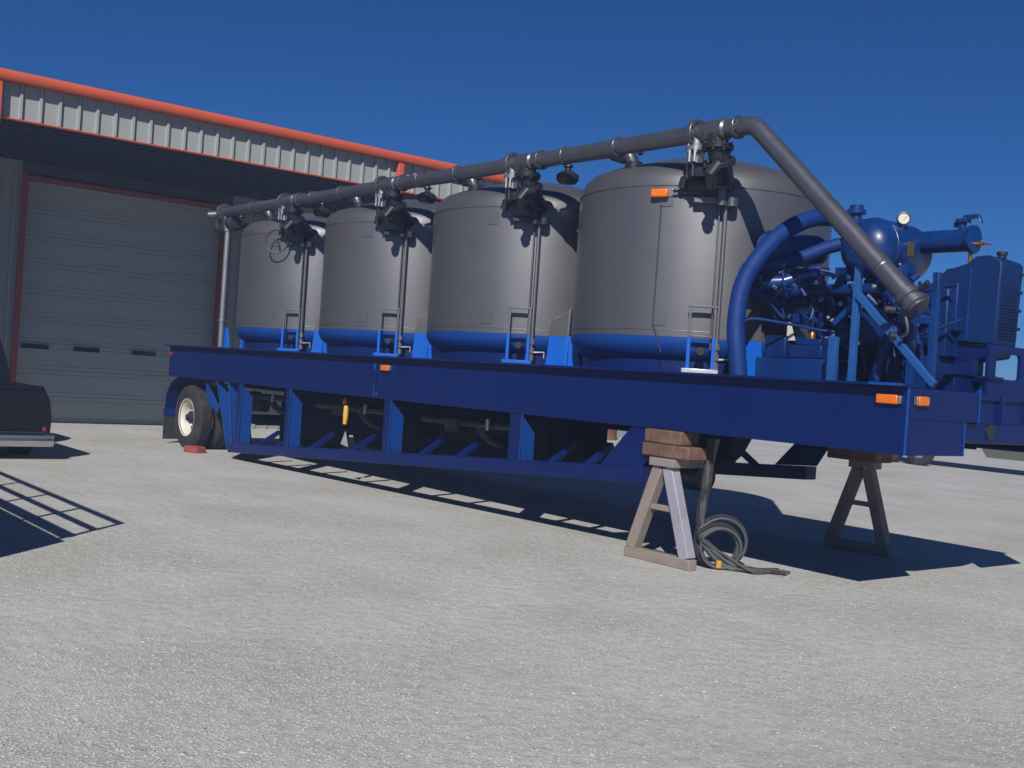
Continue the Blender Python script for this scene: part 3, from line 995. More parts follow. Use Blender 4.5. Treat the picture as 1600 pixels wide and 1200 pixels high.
def manifold():
    r = .082
    k = MB()
    k.tube([(-.90, PY, PZ - .005), (9.92, PY, PZ + .0), (10.01, PY, PZ - .02), (10.075, PY, PZ - .075), (11.66, PY, 2.345)], r, 24)
    mp = part('manifold_pipe', k, 'pipe', 0)
    for i in range(4):
        for dx, rr, tt in ((.97, .135, .028), (1.45, .105, .02), (-.07, .102, .018), (-.86, .095, .015)):
            if i == 0 and dx < -.5:
                continue
            k = MB()
            flange(k, (XC[i] + dx, PY, PZ), (1, 0, 0), rr, tt, 8)
            part('pipe_flange', k, 'pipe', 0, mp)
        k = MB()
        k.lathe([(.083, -.12), (.1, -.1), (.1, .1), (.083, .12)], (XC[i] + 1.22, PY, PZ), (1, 0, 0), 20)
        part('tee_collar', k, 'pipe', 0, mp)
    # cap, elbow and drop pipe at the rear end
    k = MB()
    flange(k, (-.88, PY, PZ), (1, 0, 0), .14, .03, 8)
    part('end_flange', k, 'pipe', 0, mp)
    k = MB()
    k.tube([(-.82, PY, PZ), (-.80, PY - .01, 3.76), (-.9, PY - .05, 3.62), (-1.0, PY - .06, 3.72), (-1.06, PY, 3.8)], .07, 12, smooth_path=3)
    k.lathe([(0, -.08), (.11, -.08), (.13, -.04), (.13, .04), (.1, .08), (0, .08)], (-.62, PY + .05, 3.74), (1, 0, .2), 20)
    part('end_valve', k, 'dark', 0, mp)
    k = MB()
    k.tube([(-.72, PY, 3.74), (-.72, PY, 2.14), (-.72, PY, 1.73)], .045, 14)
    k.lathe([(0, -.05), (.065, -.05), (.065, .05), (0, .05)], (-.72, PY, 3.66), n=14)
    k.lathe([(0, -.02), (.06, -.02), (.06, .02), (0, .02)], (-.72, PY, 2.16), n=14)
    part('drop_pipe', k, 'galv', 0, mp)
    k = MB()
    k.prism([(-.1, 1.72), (.16, 1.72), (.04, 2.05), (-.06, 2.05)], (-.66, PY + .05, 0), (1, 0, 0), (0, 0, 1), (0, .02, 0))
    part('pipe_gusset', k, 'legblue', .003)
    # free end at the front with its clamp, cap chains and drain cocks
    d = Vector((1.585, 0, -1.51)).normalized()
    e = Vector((11.66, PY, 2.345))
    k = MB()
    k.lathe([(.083, -.42), (.087, -.41), (.087, -.40), (.083, -.39)], e, d, 24)
    k.lathe([(.083, -.10), (.105, -.095), (.105, -.05), (.092, -.04), (.092, -.02), (.115, -.01), (.115, .035), (.09, .045), (.09, .06), (0, .06)], e, d, 24)
    cl = part('pipe_end_clamp', k, 'pipe', 0, mp)
    k = MB()
    k.cyl(e + Vector((.06, -.02, .1)), e + Vector((.14, -.06, .15)), .022, 8)
    k.cyl(e + Vector((-.1, -.1, -.06)), e + Vector((-.15, -.16, -.06)), .03, 8)
    k.tube([e + Vector((-.05, -.03, -.1)), e + Vector((-.02, -.03, -.22)), e + Vector((-.06, -.05, -.27))], .016, 6, smooth_path=3)
    k.cyl(e + Vector((-.1, -.06, -.26)), e + Vector((-.13, -.1, -.26)), .03, 8)
    tag(part('drain_cock', k, 'dark', 0, cl.parent), kind='stuff')


manifold()


def lamps():
    for x, z, y in ((11.70, 1.60, -.001), (4.78, 1.575, -.001)):
        k = MB()
        k.box(x - .10, x + .08, y - .035, y, z - .035, z + .035)
        lm = part('side_lamp', k, 'amber', .01)
        k = MB()
        k.box(x + .081, x + .105, y - .03, y, z - .03, z + .03)
        part('lamp_clip', k, 'galv', .004, lm)
    k = MB()
    k.box(XR + .03, XR + .12, -.03, -.001, 1.53, 1.59)
    part('side_lamp', k, 'redlens', .008)
    k = MB()
    k.box(XF + .001, XF + .036, .10, .24, 1.565, 1.635)
    lm = part('front_lamp', k, 'amber', .01)
    k = MB()
    k.box(XF + .001, XF + .03, .075, .099, 1.57, 1.63)
    part('lamp_clip', k, 'galv', .004, lm)


lamps()


def nose():
    k = MB()
    k.box(XF - .03, XF, .031, 1.02, 1.46, ZTOP - .023)
    k.box(XF - .03, XF, .031, .82, ZBOT, 1.459)
    n0 = part('nose_plate', k, 'navy', .004)
    k = MB()
    k.box(XF - .03, XF, W - 1.02, W - .031, 1.46, ZTOP - .023)
    k.box(XF - .03, XF, W - .82, W - .031, ZBOT, 1.459)
    part('nose_plate', k, 'navy', .004)
    k = MB()
    k.box(XF - .006, XF + .006, -.006, .006, ZBOT, ZTOP - .022)
    k.bar((XF + .004, 1.02, 1.46), (XF + .004, 1.02, ZTOP - .03), .01, .01)
    k.bar((XF + .004, .82, ZBOT), (XF + .004, .82, 1.455), .01, .01)
    k.box(XF - .28, XF, -.092, -.086, ZTOP - .016, ZTOP + .004)
    part('corner_edge', k, 'blue', 0, n0)
    # recessed middle with cross plate, lifting lugs and pipe stub
    k = MB()
    k.box(XF - .085, XF - .055, 1.021, W - 1.021, 1.44, ZTOP - .023)
    part('recess_plate', k, 'navy', .003)
    k = MB()
    k.prism([(.80, 1.36), (1.05, 1.29), (W - 1.05, 1.29), (W - .8, 1.36), (W - .8, 1.458), (.80, 1.458)], (XF - .42, 0, 0), (0, 1, 0), (0, 0, 1), (.375, 0, 0))
    part('lower_cross_beam', k, 'navy', .01)
    for y in (1.42, 1.9):
        k = MB()
        k.box(XF - .0549, XF - .012, y, y + .025, 1.462, ZTOP - .03)
        part('rib_plate', k, 'navy', .003)
    k = MB()
    k.cyl((XF - .045, 1.30, 1.385), (XF - .03, 1.30, 1.385), .065, 20)
    part('pipe_stub', k, 'dark')
    for y, c in ((1.30, 'blue'), (1.50, 'blue')):
        k = MB()
        k.lathe([(0, 0), (.06, 0), (.06, .03), (.035, .04), (.035, .09), (.055, .10), (.055, .13), (0, .13)], (XF - .12, y, ZTOP - .03), n=16)
        part('glad_hand', k, c)
    k = MB()
    k.box(XF - .16, XF - .02, 1.20, 1.42, ZTOP + .10, ZTOP + .12)
    part('hose_bracket', k, 'navy', .004)
    k = MB()
    k.box(11.46, XF - .20, .98, 2.9, ZTOP - .03, 1.83)
    k.prism([(.7, 1.831), (1.3, 1.831), (1.3, 1.98), (1.05, 1.93)], (11.62, 0, 0), (0, 1, 0), (0, 0, 1), (.05, 0, 0))
    part('front_cross_box', k, 'navy', .006)
    # guard plates with rounded windows over the nose
    k = MB()
    gx = XF - .08
    k.box(gx, gx + .03, 1.22, 2.26, 2.035, 2.10)
    k.box(gx, gx + .03, 1.22, 2.26, ZTOP - .05, 1.825)
    for ya, yb in ((1.22, 1.335), (1.745, 1.82), (2.17, 2.26)):
        k.box(gx, gx + .03, ya, yb, 1.8251, 2.0349)
    for ya, yb in ((1.335, 1.745), (1.82, 2.17)):
        for yc, sy in ((ya, 1), (yb, -1)):
            for zc, sz in ((1.825, 1), (2.035, -1)):
                k.prism([(0, 0), (.035 * sy, 0), (.012 * sy, .010 * sz), (0, .035 * sz)], (gx + .001, yc, zc), (0, 1, 0), (0, 0, 1), (.028, 0, 0))
    part('guard_plate', k, 'navy')


nose()


def engine():
    # skid and engine
    k = MB()
    k.box(9.98, 10.74, .55, 2.6, ZTOP - .03, 1.90)
    part('engine_skid', k, 'midblue', .008)
    k = MB()
    k.box(10.05, 10.95, 1.25, 2.1, 1.92, 2.42)
    k.box(10.15, 10.85, 1.35, 2.0, 2.421, 2.60)
    k.prism([(10.05, 1.92), (10.95, 1.92), (10.8, 1.76), (10.2, 1.76)], (0, 1.35, 0), (1, 0, 0), (0, 0, 1), (0, .6, 0))
    eb = part('engine_block', k, 'enginedark', .02)
    k = MB()
    for j in range(4):
        x = 10.17 + j * .19
        k.box(x, x + .15, 1.18, 1.34, 2.28, 2.54)
        k.tube([(x + .07, 1.2, 2.40), (x + .07, 1.02, 2.42), (x + .07, .98, 2.5)], .035, 10, smooth_path=3)
    part('cylinder_head', k, 'enginedark', .015, eb)
    k = MB()
    k.tube([(10.08, .97, 2.53), (10.95, .97, 2.53)], .055, 14)
    k.tube([(10.5, .97, 2.53), (10.55, 1.0, 2.68), (10.62, 1.1, 2.74)], .05, 12, smooth_path=3)
    part('exhaust_manifold', k, 'enginedark', 0, eb)
    k = MB()
    for j in range(7):
        x = 10.1 + .12 * j
        k.cyl((x, 1.17, 2.05), (x, 1.1, 2.05), .028, 8)
        k.cyl((x, 1.24, 1.98), (x, 1.16, 1.98), .014, 6)
    k.lathe([(0, 0), (.07, 0), (.07, .2), (.055, .22), (0, .22)], (10.25, 1.05, 1.96), n=16)
    k.lathe([(0, 0), (.07, 0), (.07, .2), (.055, .22), (0, .22)], (10.43, 1.05, 1.96), n=16)
    tag(part('filter_set', k, 'dark', 0, eb), kind='stuff')
    k = MB()
    k.lathe([(0, 0), (.14, .0), (.16, .03), (.16, .12), (.14, .15), (.05, .16), (0, .16)], (10.9, 1.0, 2.2), (0, -1, 0), 24)
    k.lathe([(0, 0), (.07, .0), (.07, .1), (0, .1)], (10.66, .98, 2.1), (0, -1, 0), 18)
    part('pulley', k, 'enginedark', 0, eb)
    k = MB()
    k.box(10.02, 10.24, .62, .95, 1.905, 2.10)
    k.box(10.28, 10.62, .62, .98, 1.905, 2.02)
    k.box(10.32, 10.58, .66, .95, 2.021, 2.08)
    part('battery_box', k, 'enginedark', .01)
    k = MB()
    k.lathe([(0, 0), (.03, 0), (.03, .04), (.02, .06), (0, .06)], (10.46, .7, 2.081), n=14)
    part('brass_cap', k, 'brass')
    k = MB()
    k.prism([(0, 0), (.09, 0), (.03, .16), (0, .16)], (10.22, .66, 2.06), (1, 0, 0), (0, 0, 1), (0, .01, 0))
    part('tag_plate', k, 'dial', .001)
    rr = random.Random(5)
    k = MB()
    for j in range(90):
        x, z, y = rr.uniform(9.95, 11.35), rr.uniform(1.95, 2.72), rr.uniform(.78, 1.22)
        q = rr.random()
        if q < .4:
            a = Vector((rr.uniform(-1, 1), rr.uniform(-1, 1), rr.uniform(-1, 1))).normalized()
            p = Vector((x, y, z))
            k.cyl(p, p + a * rr.uniform(.04, .12), rr.uniform(.012, .035), 10)
        elif q < .7:
            w = rr.uniform(.02, .06)
            k.box(x - w, x + w, y - .03, y + .05, z - w * rr.uniform(.4, 1.2), z + w)
        else:
            p = Vector((x, y, z))
            k.tube([p, p + Vector((rr.uniform(-.1, .1), -.05, rr.uniform(-.15, .1))), p + Vector((rr.uniform(-.25, .25), rr.uniform(-.05, .05), rr.uniform(-.3, .05))), p + Vector((rr.uniform(-.3, .3), .1, rr.uniform(-.35, 0)))], rr.uniform(.008, .02), 7, smooth_path=4)
    tag(part('engine_fittings', k, 'enginedark', 0, eb), kind='stuff')
    k = MB()
    for j in range(16):
        p = Vector((rr.uniform(9.95, 11.3), rr.uniform(.74, .98), rr.uniform(1.98, 2.7)))
        a = Vector((rr.uniform(-1, 1), -1, rr.uniform(-1, 1))).normalized()
        k.cyl(p, p + a * .035, rr.uniform(.01, .02), 8)
    tag(part('bright_fittings', k, 'galv', 0, eb), kind='stuff')
    # second machinery group towards the nose
    k = MB()
    k.box(11.0, 11.40, 1.0, 1.9, ZTOP - .03, 1.98)
    k.box(11.1, 11.45, 1.15, 1.9, 1.981, 2.55)
    part('pump_housing', k, 'enginedark', .015)
    k = MB()
    k.tube([(11.3, 1.2, 2.3), (11.2, .9, 2.25), (11.1, .8, 2.0), (11.05, .8, 1.75)], .045, 10, smooth_path=4)
    part('coolant_hose', k, 'enginedark')
    k = MB()
    k.tube([(10.85, 1.1, 2.5), (11.1, .85, 2.45), (11.3, .9, 2.2), (11.35, 1.0, 1.9)], .03, 10, smooth_path=4)
    part('coolant_hose', k, 'enginedark')
    # horizontal separator vessel, axis across the trailer
    c = Vector((10.76, .84, 2.90))
    k = MB()
    prof = [(0, -.02), (.08, -.012), (.15, .012), (.205, .05), (.24, .10), (.255, .16), (.262, .20), (.262, .70), (.24, .78), (.15, .84), (0, .86)]
    k.lathe(prof, c, (0, 1, 0), 48)
    vs_ = part('separator_vessel', k, 'midblue', 0, angle=30)
    k = MB()
    k.torus(c + Vector((0, .21, 0)), (0, 1, 0), .259, .008, 40, 6)
    part('weld_seam', k, 'midblue', 0, vs_)
    k = MB()
    k.lathe([(.0, 0), (.2, 0), (.22, .10), (.18, .22), (.10, .38), (.09, .5), (0, .5)], c + Vector((.05, .45, -.12)), (0, 0, -1), 24)
    part('vessel_sump', k, 'midblue', 0, vs_)
    k = MB()
    k.lathe([(0, -.04), (.05, -.04), (.05, .05), (.085, .055), (.085, .085), (.06, .1), (.06, .13), (0, .14)], (10.60, 1.02, 3.15), n=18)
    part('filler_cap', k, 'midblue', 0, vs_)
    k = MB()
    k.tube([(10.955, 1.2, 3.05), (10.955, 1.2, 3.11)], .012, 8)
    gd = Vector((.62, -.78, .0)).normalized()
    g = Vector((10.955, 1.2, 3.165))
    k.lathe([(0, -.03), (.05, -.03), (.058, -.02), (.058, .015), (.047, .017), (.047, .008)], g, gd, 28)
    gg = part('pressure_gauge', k, 'dark', 0, vs_)
    k = MB()
    k.lathe([(0, .0095), (.0468, .0095)], g, gd, 28)
    part('gauge_dial', k, 'dial', 0, vs_)
    k = MB()
    k.bar(g + gd * .012 + Vector((0, 0, -.008)), g + gd * .012 + Vector((.02, .016, .022)), .004, .002)
    part('gauge_needle', k, 'dark', 0, vs_)
    k = MB()
    k.prism([(-.05, -.06), (.05, -.06), (.05, .06), (-.05, .06)], c + Vector((.245, .40, .0)), (0, 1, 0), (0, 0, 1), (.018, 0, 0))
    part('name_plate', k, 'plate', .002, vs_)
    # pipe leaving the vessel towards the nose
    k = MB()
    k.tube([(10.85, 1.45, 2.985), (11.46, 1.45, 2.985)], .098, 24)
    op = part('outlet_pipe', k, 'midblue')
    k = MB()
    k.lathe([(0, 0), (.115, 0), (.12, .01), (.12, .04), (.1, .05), (0, .052)], (11.44, 1.45, 2.99), (1, 0, 0), 24)
    part('end_cap', k, 'midblue', 0, op)
    k = MB()
    k.cyl((11.36, 1.45, 3.08), (11.36, 1.45, 3.14), .035, 12)
    k.box(11.32, 11.41, 1.40, 1.50, 3.135, 3.17)
    k.prism([(0, 0), (.12, .02), (.17, -.03), (.13, .055), (0.0, .05)], (11.37, 1.43, 3.15), (1, 0, 0), (0, 0, 1), (0, .04, 0))
    k.box(11.29, 11.34, 1.43, 1.47, 3.10, 3.15)
    part('safety_valve', k, 'midblue', .005, op)
    k = MB()
    k.cyl((11.49, 1.45, 2.95), (11.56, 1.45, 2.95), .016, 8)
    k.cyl((11.56, 1.45, 2.95), (11.63, 1.45, 2.94), .007, 6)
    k.cyl((11.54, 1.45, 2.93), (11.54, 1.45, 2.98), .012, 6)
    k.tube([(11.45, 1.45, 2.90), (11.45, 1.45, 2.66)], .018, 8)
    part('brass_tap', k, 'brass', 0, op)
    # small air receiver next to the front tank
    k = MB()
    k.lathe([(0, 0), (.05, .006), (.10, .03), (.14, .075), (.152, .13), (.152, .60), (.12, .67), (0, .70)], (9.80, .72, 2.93), (.35, 1, 0), 32)
    part('air_receiver', k, 'frameblue', 0, angle=30)
    # hoses
    k = MB()
    k.tube([(10.14, .14, 1.71), (10.10, .14, 1.95), (10.055, .16, 2.18), (10.04, .23, 2.50), (10.09, .36, 2.76), (10.15, .6, 3.01), (10.22, .9, 3.17), (10.32, 1.2, 3.20), (10.5, 1.4, 3.1)], .078, 18, smooth_path=6)
    part('suction_hose', k, 'hose')
    k = MB()
    k.tube([(9.72, .62, 2.70), (9.88, .75, 2.74), (10.05, .9, 2.80), (10.3, 1.2, 2.97), (10.5, 1.3, 2.95)], .062, 16, smooth_path=5)
    part('transfer_hose', k, 'hose')
    k = MB()
    k.tube([(9.75, .6, 2.70), (9.62, .8, 2.60), (9.8, 1.0, 2.45), (10.1, 1.1, 2.45)], .06, 14, smooth_path=5)
    part('transfer_hose', k, 'hose')
    k = MB()
    k.tube([(10.05, .2, 2.16), (10.12, .3, 2.22), (10.3, .5, 2.2), (10.5, .8, 2.16), (10.7, .95, 2.15)], .013, 8, smooth_path=5)
    part('air_line', k, 'hose')
    k = MB()
    k.tube([(9.86, .7, 2.58), (10.0, .85, 2.60), (10.25, 1.05, 2.72)], .07, 14)
    k.lathe([(0, 0), (.17, 0), (.19, .03), (.19, .08), (.15, .12), (0, .13)], (10.02, 1.0, 2.52), (0, -.3, 1), 24)
    for j in range(9):
        a = j * 2 * math.pi / 9
        k.cyl((10.02 + .16 * math.cos(a), 1.0 + .16 * math.sin(a), 2.55), (10.02 + .16 * math.cos(a), .98 + .16 * math.sin(a), 2.67), .016, 6)
    part('blower_housing', k, 'midblue')
    # radiator / cooler at the nose
    k = MB()
    prof = [(11.16, 2.14), (11.78, 2.10), (11.80, 2.77), (11.77, 2.80), (11.68, 2.835), (11.57, 2.83), (11.50, 2.775), (11.38, 2.74), (11.32, 2.735), (11.18, 2.60)]
    k.prism(prof, (0, 1.32, 0), (1, 0, 0), (0, 0, 1), (0, .36, 0))
    rd = part('radiator', k, 'radblue', .012)
    k = MB()
    z = 2.16
    while z < 2.72:
        k.box(11.785, 11.799, 1.36, 1.64, z, z + .008)
        z += .025
    tag(part('radiator_fins', k, 'radblue', 0, rd), kind='stuff')
    k = MB()
    k.lathe([(0, 0), (.035, 0), (.035, .03), (.045, .03), (.045, .055), (0, .06)], (11.70, 1.5, 2.825), n=14)
    part('radiator_cap', k, 'dark', 0, rd)
    k = MB()
    for z in (2.25, 2.4, 2.55, 2.7):
        k.cyl((11.795, 1.62, z), (11.83, 1.62, z), .014, 6)
    tag(part('radiator_bolts', k, 'dark', 0, rd), kind='stuff')
    k = MB()
    k.bar((11.54, 1.312, 2.13), (11.54, 1.312, 2.74), .012, .012)
    part('radiator_seam', k, 'frameblue', 0, rd)
    k = MB()
    k.box(11.2, 11.5, 1.2, 1.319, 2.2, 2.60)
    part('fan_shroud', k, 'enginedark', .01, rd)
    k = MB()
    k.prism([(11.1, 2.09), (11.78, 2.09), (11.74, 2.0), (11.5, 1.96), (11.25, 1.84), (11.1, 1.84)], (0, 1.36, 0), (1, 0, 0), (0, 0, 1), (0, .3, 0))
    part('radiator_stand', k, 'navy', .004)
    # open angle frame on the near side
    def bars(name, segs, material='blue'):
        for p, q, w, h in segs:
            k = MB()
            k.bar(p, q, w, h, (0, 1, 0) if abs(Vector(q).z - Vector(p).z) > .2 else (0, 0, 1))
            part(name, k, material, .003)
    y = .35
    bars('frame_post', [((11.12, y, 1.70), (11.12, y, 2.66), .05, .05), ((10.93, y, 1.70), (10.93, y, 2.08), .075, .05)], 'fadedblue')
    bars('frame_post', [((11.48, y + .25, 1.70), (11.48, y + .25, 2.40), .05, .05), ((11.81, y, 1.70), (11.81, y, 2.58), .05, .05)], 'midblue')
    bars('frame_brace', [((11.15, y - .03, 2.42), (11.86, y - .03, 1.73), .055, .04)], 'fadedblue')
    bars('frame_brace', [((11.12, y + .3, 2.60), (11.50, y + .3, 2.33), .05, .05), ((11.5, y + .02, 2.23), (11.79, y, 2.21), .05, .05)], 'midblue')
    bars('frame_brace', [((10.2, 1.15, 2.42), (11.3, 1.15, 2.38), .06, .06), ((10.75, .6, 2.2), (10.98, .6, 2.42), .05, .05)], 'midblue')


engine()


def underside():
    k = MB()
    k.tube([(-.2, YC, .60), (8.3, YC, .70)], .12, 20)
    part('discharge_pipe', k, 'under')
    for i in range(3):
        k = MB()
        x = XC[i]
        k.tube([(x - .9, .62, .98), (x + .9, .62, 1.0)], .05, 12)
        k.tube([(x + .2, .62, 1.0), (x + .25, .8, .8), (x + .2, 1.2, .72)], .05, 12, smooth_path=4)
        k.lathe([(0, 0), (.10, 0), (.12, .03), (.12, .16), (.08, .2), (0, .2)], (x - .25, .62, .86), n=18)
        part('air_valve', k, 'dark')
        k = MB()
        k.cyl((x + .5, .55, .93), (x + .5, .55, 1.06), .028, 10)
        part('valve_fitting', k, 'galv')
    k = MB()
    k.tube([(3.62, .15, 1.04), (3.64, .14, .93), (3.63, .14, .80)], [.03, .036, .026], 10, smooth_path=0)
    part('yellow_lever', k, 'yellow', label='yellow lever hanging under the deck')
    k = MB()
    k.lathe([(0, 0), (.03, .01), (.034, .04), (.02, .075), (0, .08)], (3.58, .15, 1.06), n=12)
    part('orange_valve_knob', k, 'amber')
    k = MB()
    k.prism([(3.42, .52), (3.60, .50), (3.52, .70)], (0, .22, 0), (1, 0, 0), (0, 0, 1), (0, .01, 0))
    k2 = part('lever_plate', k, 'glint_steel')
    k = MB()
    k.prism([(9.15, 1.188), (9.89, 1.188), (9.78, 1.0), (9.60, .85), (9.38, .83)], (0, .50, 0), (1, 0, 0), (0, 0, 1), (0, .22, 0))
    k.cyl((9.66, .48, .98), (9.88, .48, .96), .03, 10)
    part('landing_leg_mount', k, 'under', .006)


underside()


# ------------------------------------------------------------------ jack stands and blocks
def stand(name, y, x0, x1, apex_x, label):
    t = thing(name, ((x0 + x1) / 2, y, 0), label, 'jack stand', 'steel stands under the trailer nose')
    cx = (x0 + x1) / 2
    a = apex_x - cx
    h = .875
    for px, nm in ((x0 + .07 - cx, 'leg'), (x1 - .07 - cx, 'leg')):
        k = MB()
        sgn = 1 if px > 0 else -1
        k.bar((px, 0, .09), (a + sgn * .055, 0, h), .115, .105, (0, 1, 0))
        obj(nm, k, 'wornsteel' if (sgn > 0 and y < 1) else 'rust', t, .008)
    k = MB()
    k.box(x0 - cx, x1 - cx, -.05, .05, 0, .095)
    obj('base_bar', k, 'rust', t, .008)
    k = MB()
    k.bar((a - .13, 0, .50), (a + .15, 0, .50), .05, .05)
    obj('tie_bar', k, 'rust', t, .004)
    k = MB()
    k.box(a - .14, a + .16, -.08, .42 if y < 1 else .08, h + .001, h + .075)
    obj('head_beam', k, 'rust', t, .006)
    return t


stand('jack_stand', .03, 9.06, 9.87, 9.47, 'weathered tan and pale grey A-frame stand under the trailer nose beside the cables')
stand('jack_stand', 2.93, 9.20, 9.98, 9.60, 'shaded dark A-frame stand under the far side of the trailer nose')
for z0, z1, x0, x1, lab in ((.955, 1.075, 9.21, 9.78, 'lower brown timber block, resting on top of the near jack stand'),
                            (1.078, 1.203, 9.23, 9.68, 'upper brown timber block, wedged between lower block and blue beam')):
    k = MB()
    k.box(-(x1 - x0) / 2, (x1 - x0) / 2, -.05, .20, 0, z1 - z0)
    o = obj('timber_block', k, 'wood', None, .014, loc=((x0 + x1) / 2, 0.02, z0))
    tag(o, lab, 'timber block', 'timber blocks on the stands')
k = MB()
k.box(-.3, .3, -.15, .15, 0, .245)
tag(obj('timber_block', k, 'wood', None, .014, loc=(9.58, 2.86, .955)), 'dark timber block on top of the shaded far stand', 'timber block', 'timber blocks on the stands')

k = MB()
k.prism([(-.15, 0), (.15, 0), (.15, .075), (.12, .10), (-.15, .10)], (0, -.08, 0), (1, 0, 0), (0, 0, 1), (0, .2, 0))
o = obj('wheel_chock', k, 'brick', None, .01, loc=(-.52, -.12, 0))
o.rotation_euler = (0, 0, R(18))
tag(o, 'red brick used as a chock in front of the trailer wheel', 'chock')


def cables():
    t = thing('cable_bundle', (9.80, .30, 0), 'bundle of grey hoses and cables hanging from the trailer, coiled beside the near stand', 'cables')
    ux = Vector((.63, .777, 0))
    un = Vector((.777, -.63, 0))
    for i in range(11):
        j = lambda s: random.uniform(-s, s)
        r = .17 + .075 * random.random()
        c = ux * (.10 + j(.03)) + un * j(.06)
        c.z = r + .015
        pts = [Vector((-.03 + j(.05), -.02 + j(.05), 1.16)), Vector((-.04 + j(.03), -.03 + j(.03), .8)), Vector((-.05 + j(.03), -.06 + j(.03), .55))]
        turns = random.choice((1, 1, 2))
        nst = 12 * turns
        for s in range(nst + 1):
            a = math.pi - .35 + 2 * math.pi * s / 12
            w = (s / nst - .5) * .06
            pts.append(c + ux * (math.cos(a) * r) + Vector((0, 0, math.sin(a) * r)) + un * w)
        e = .42 + .25 * random.random()
        b = c + ux * .05
        pts += [Vector((b.x, b.y, .03 + .01 * i)) + un * (.04 + j(.04)), b * 1 + ux * .22 - Vector((0, 0, b.z - .025)) + un * (.08 + j(.06)), ux * (.12 + e) + un * (.05 + j(.1)) + Vector((0, 0, .018))]
        k = MB()
        k.tube(pts, random.choice((.013, .017, .021)), 8, smooth_path=4)
        obj('cable', k, 'cable' if i % 3 else 'rubber', t)
    k = MB()
    k.box(.10, .14, .0, .03, .02, .085)
    obj('yellow_tag', k, 'yellow', t, .003, label='small yellow tag tied round the coiled cables')


cables()


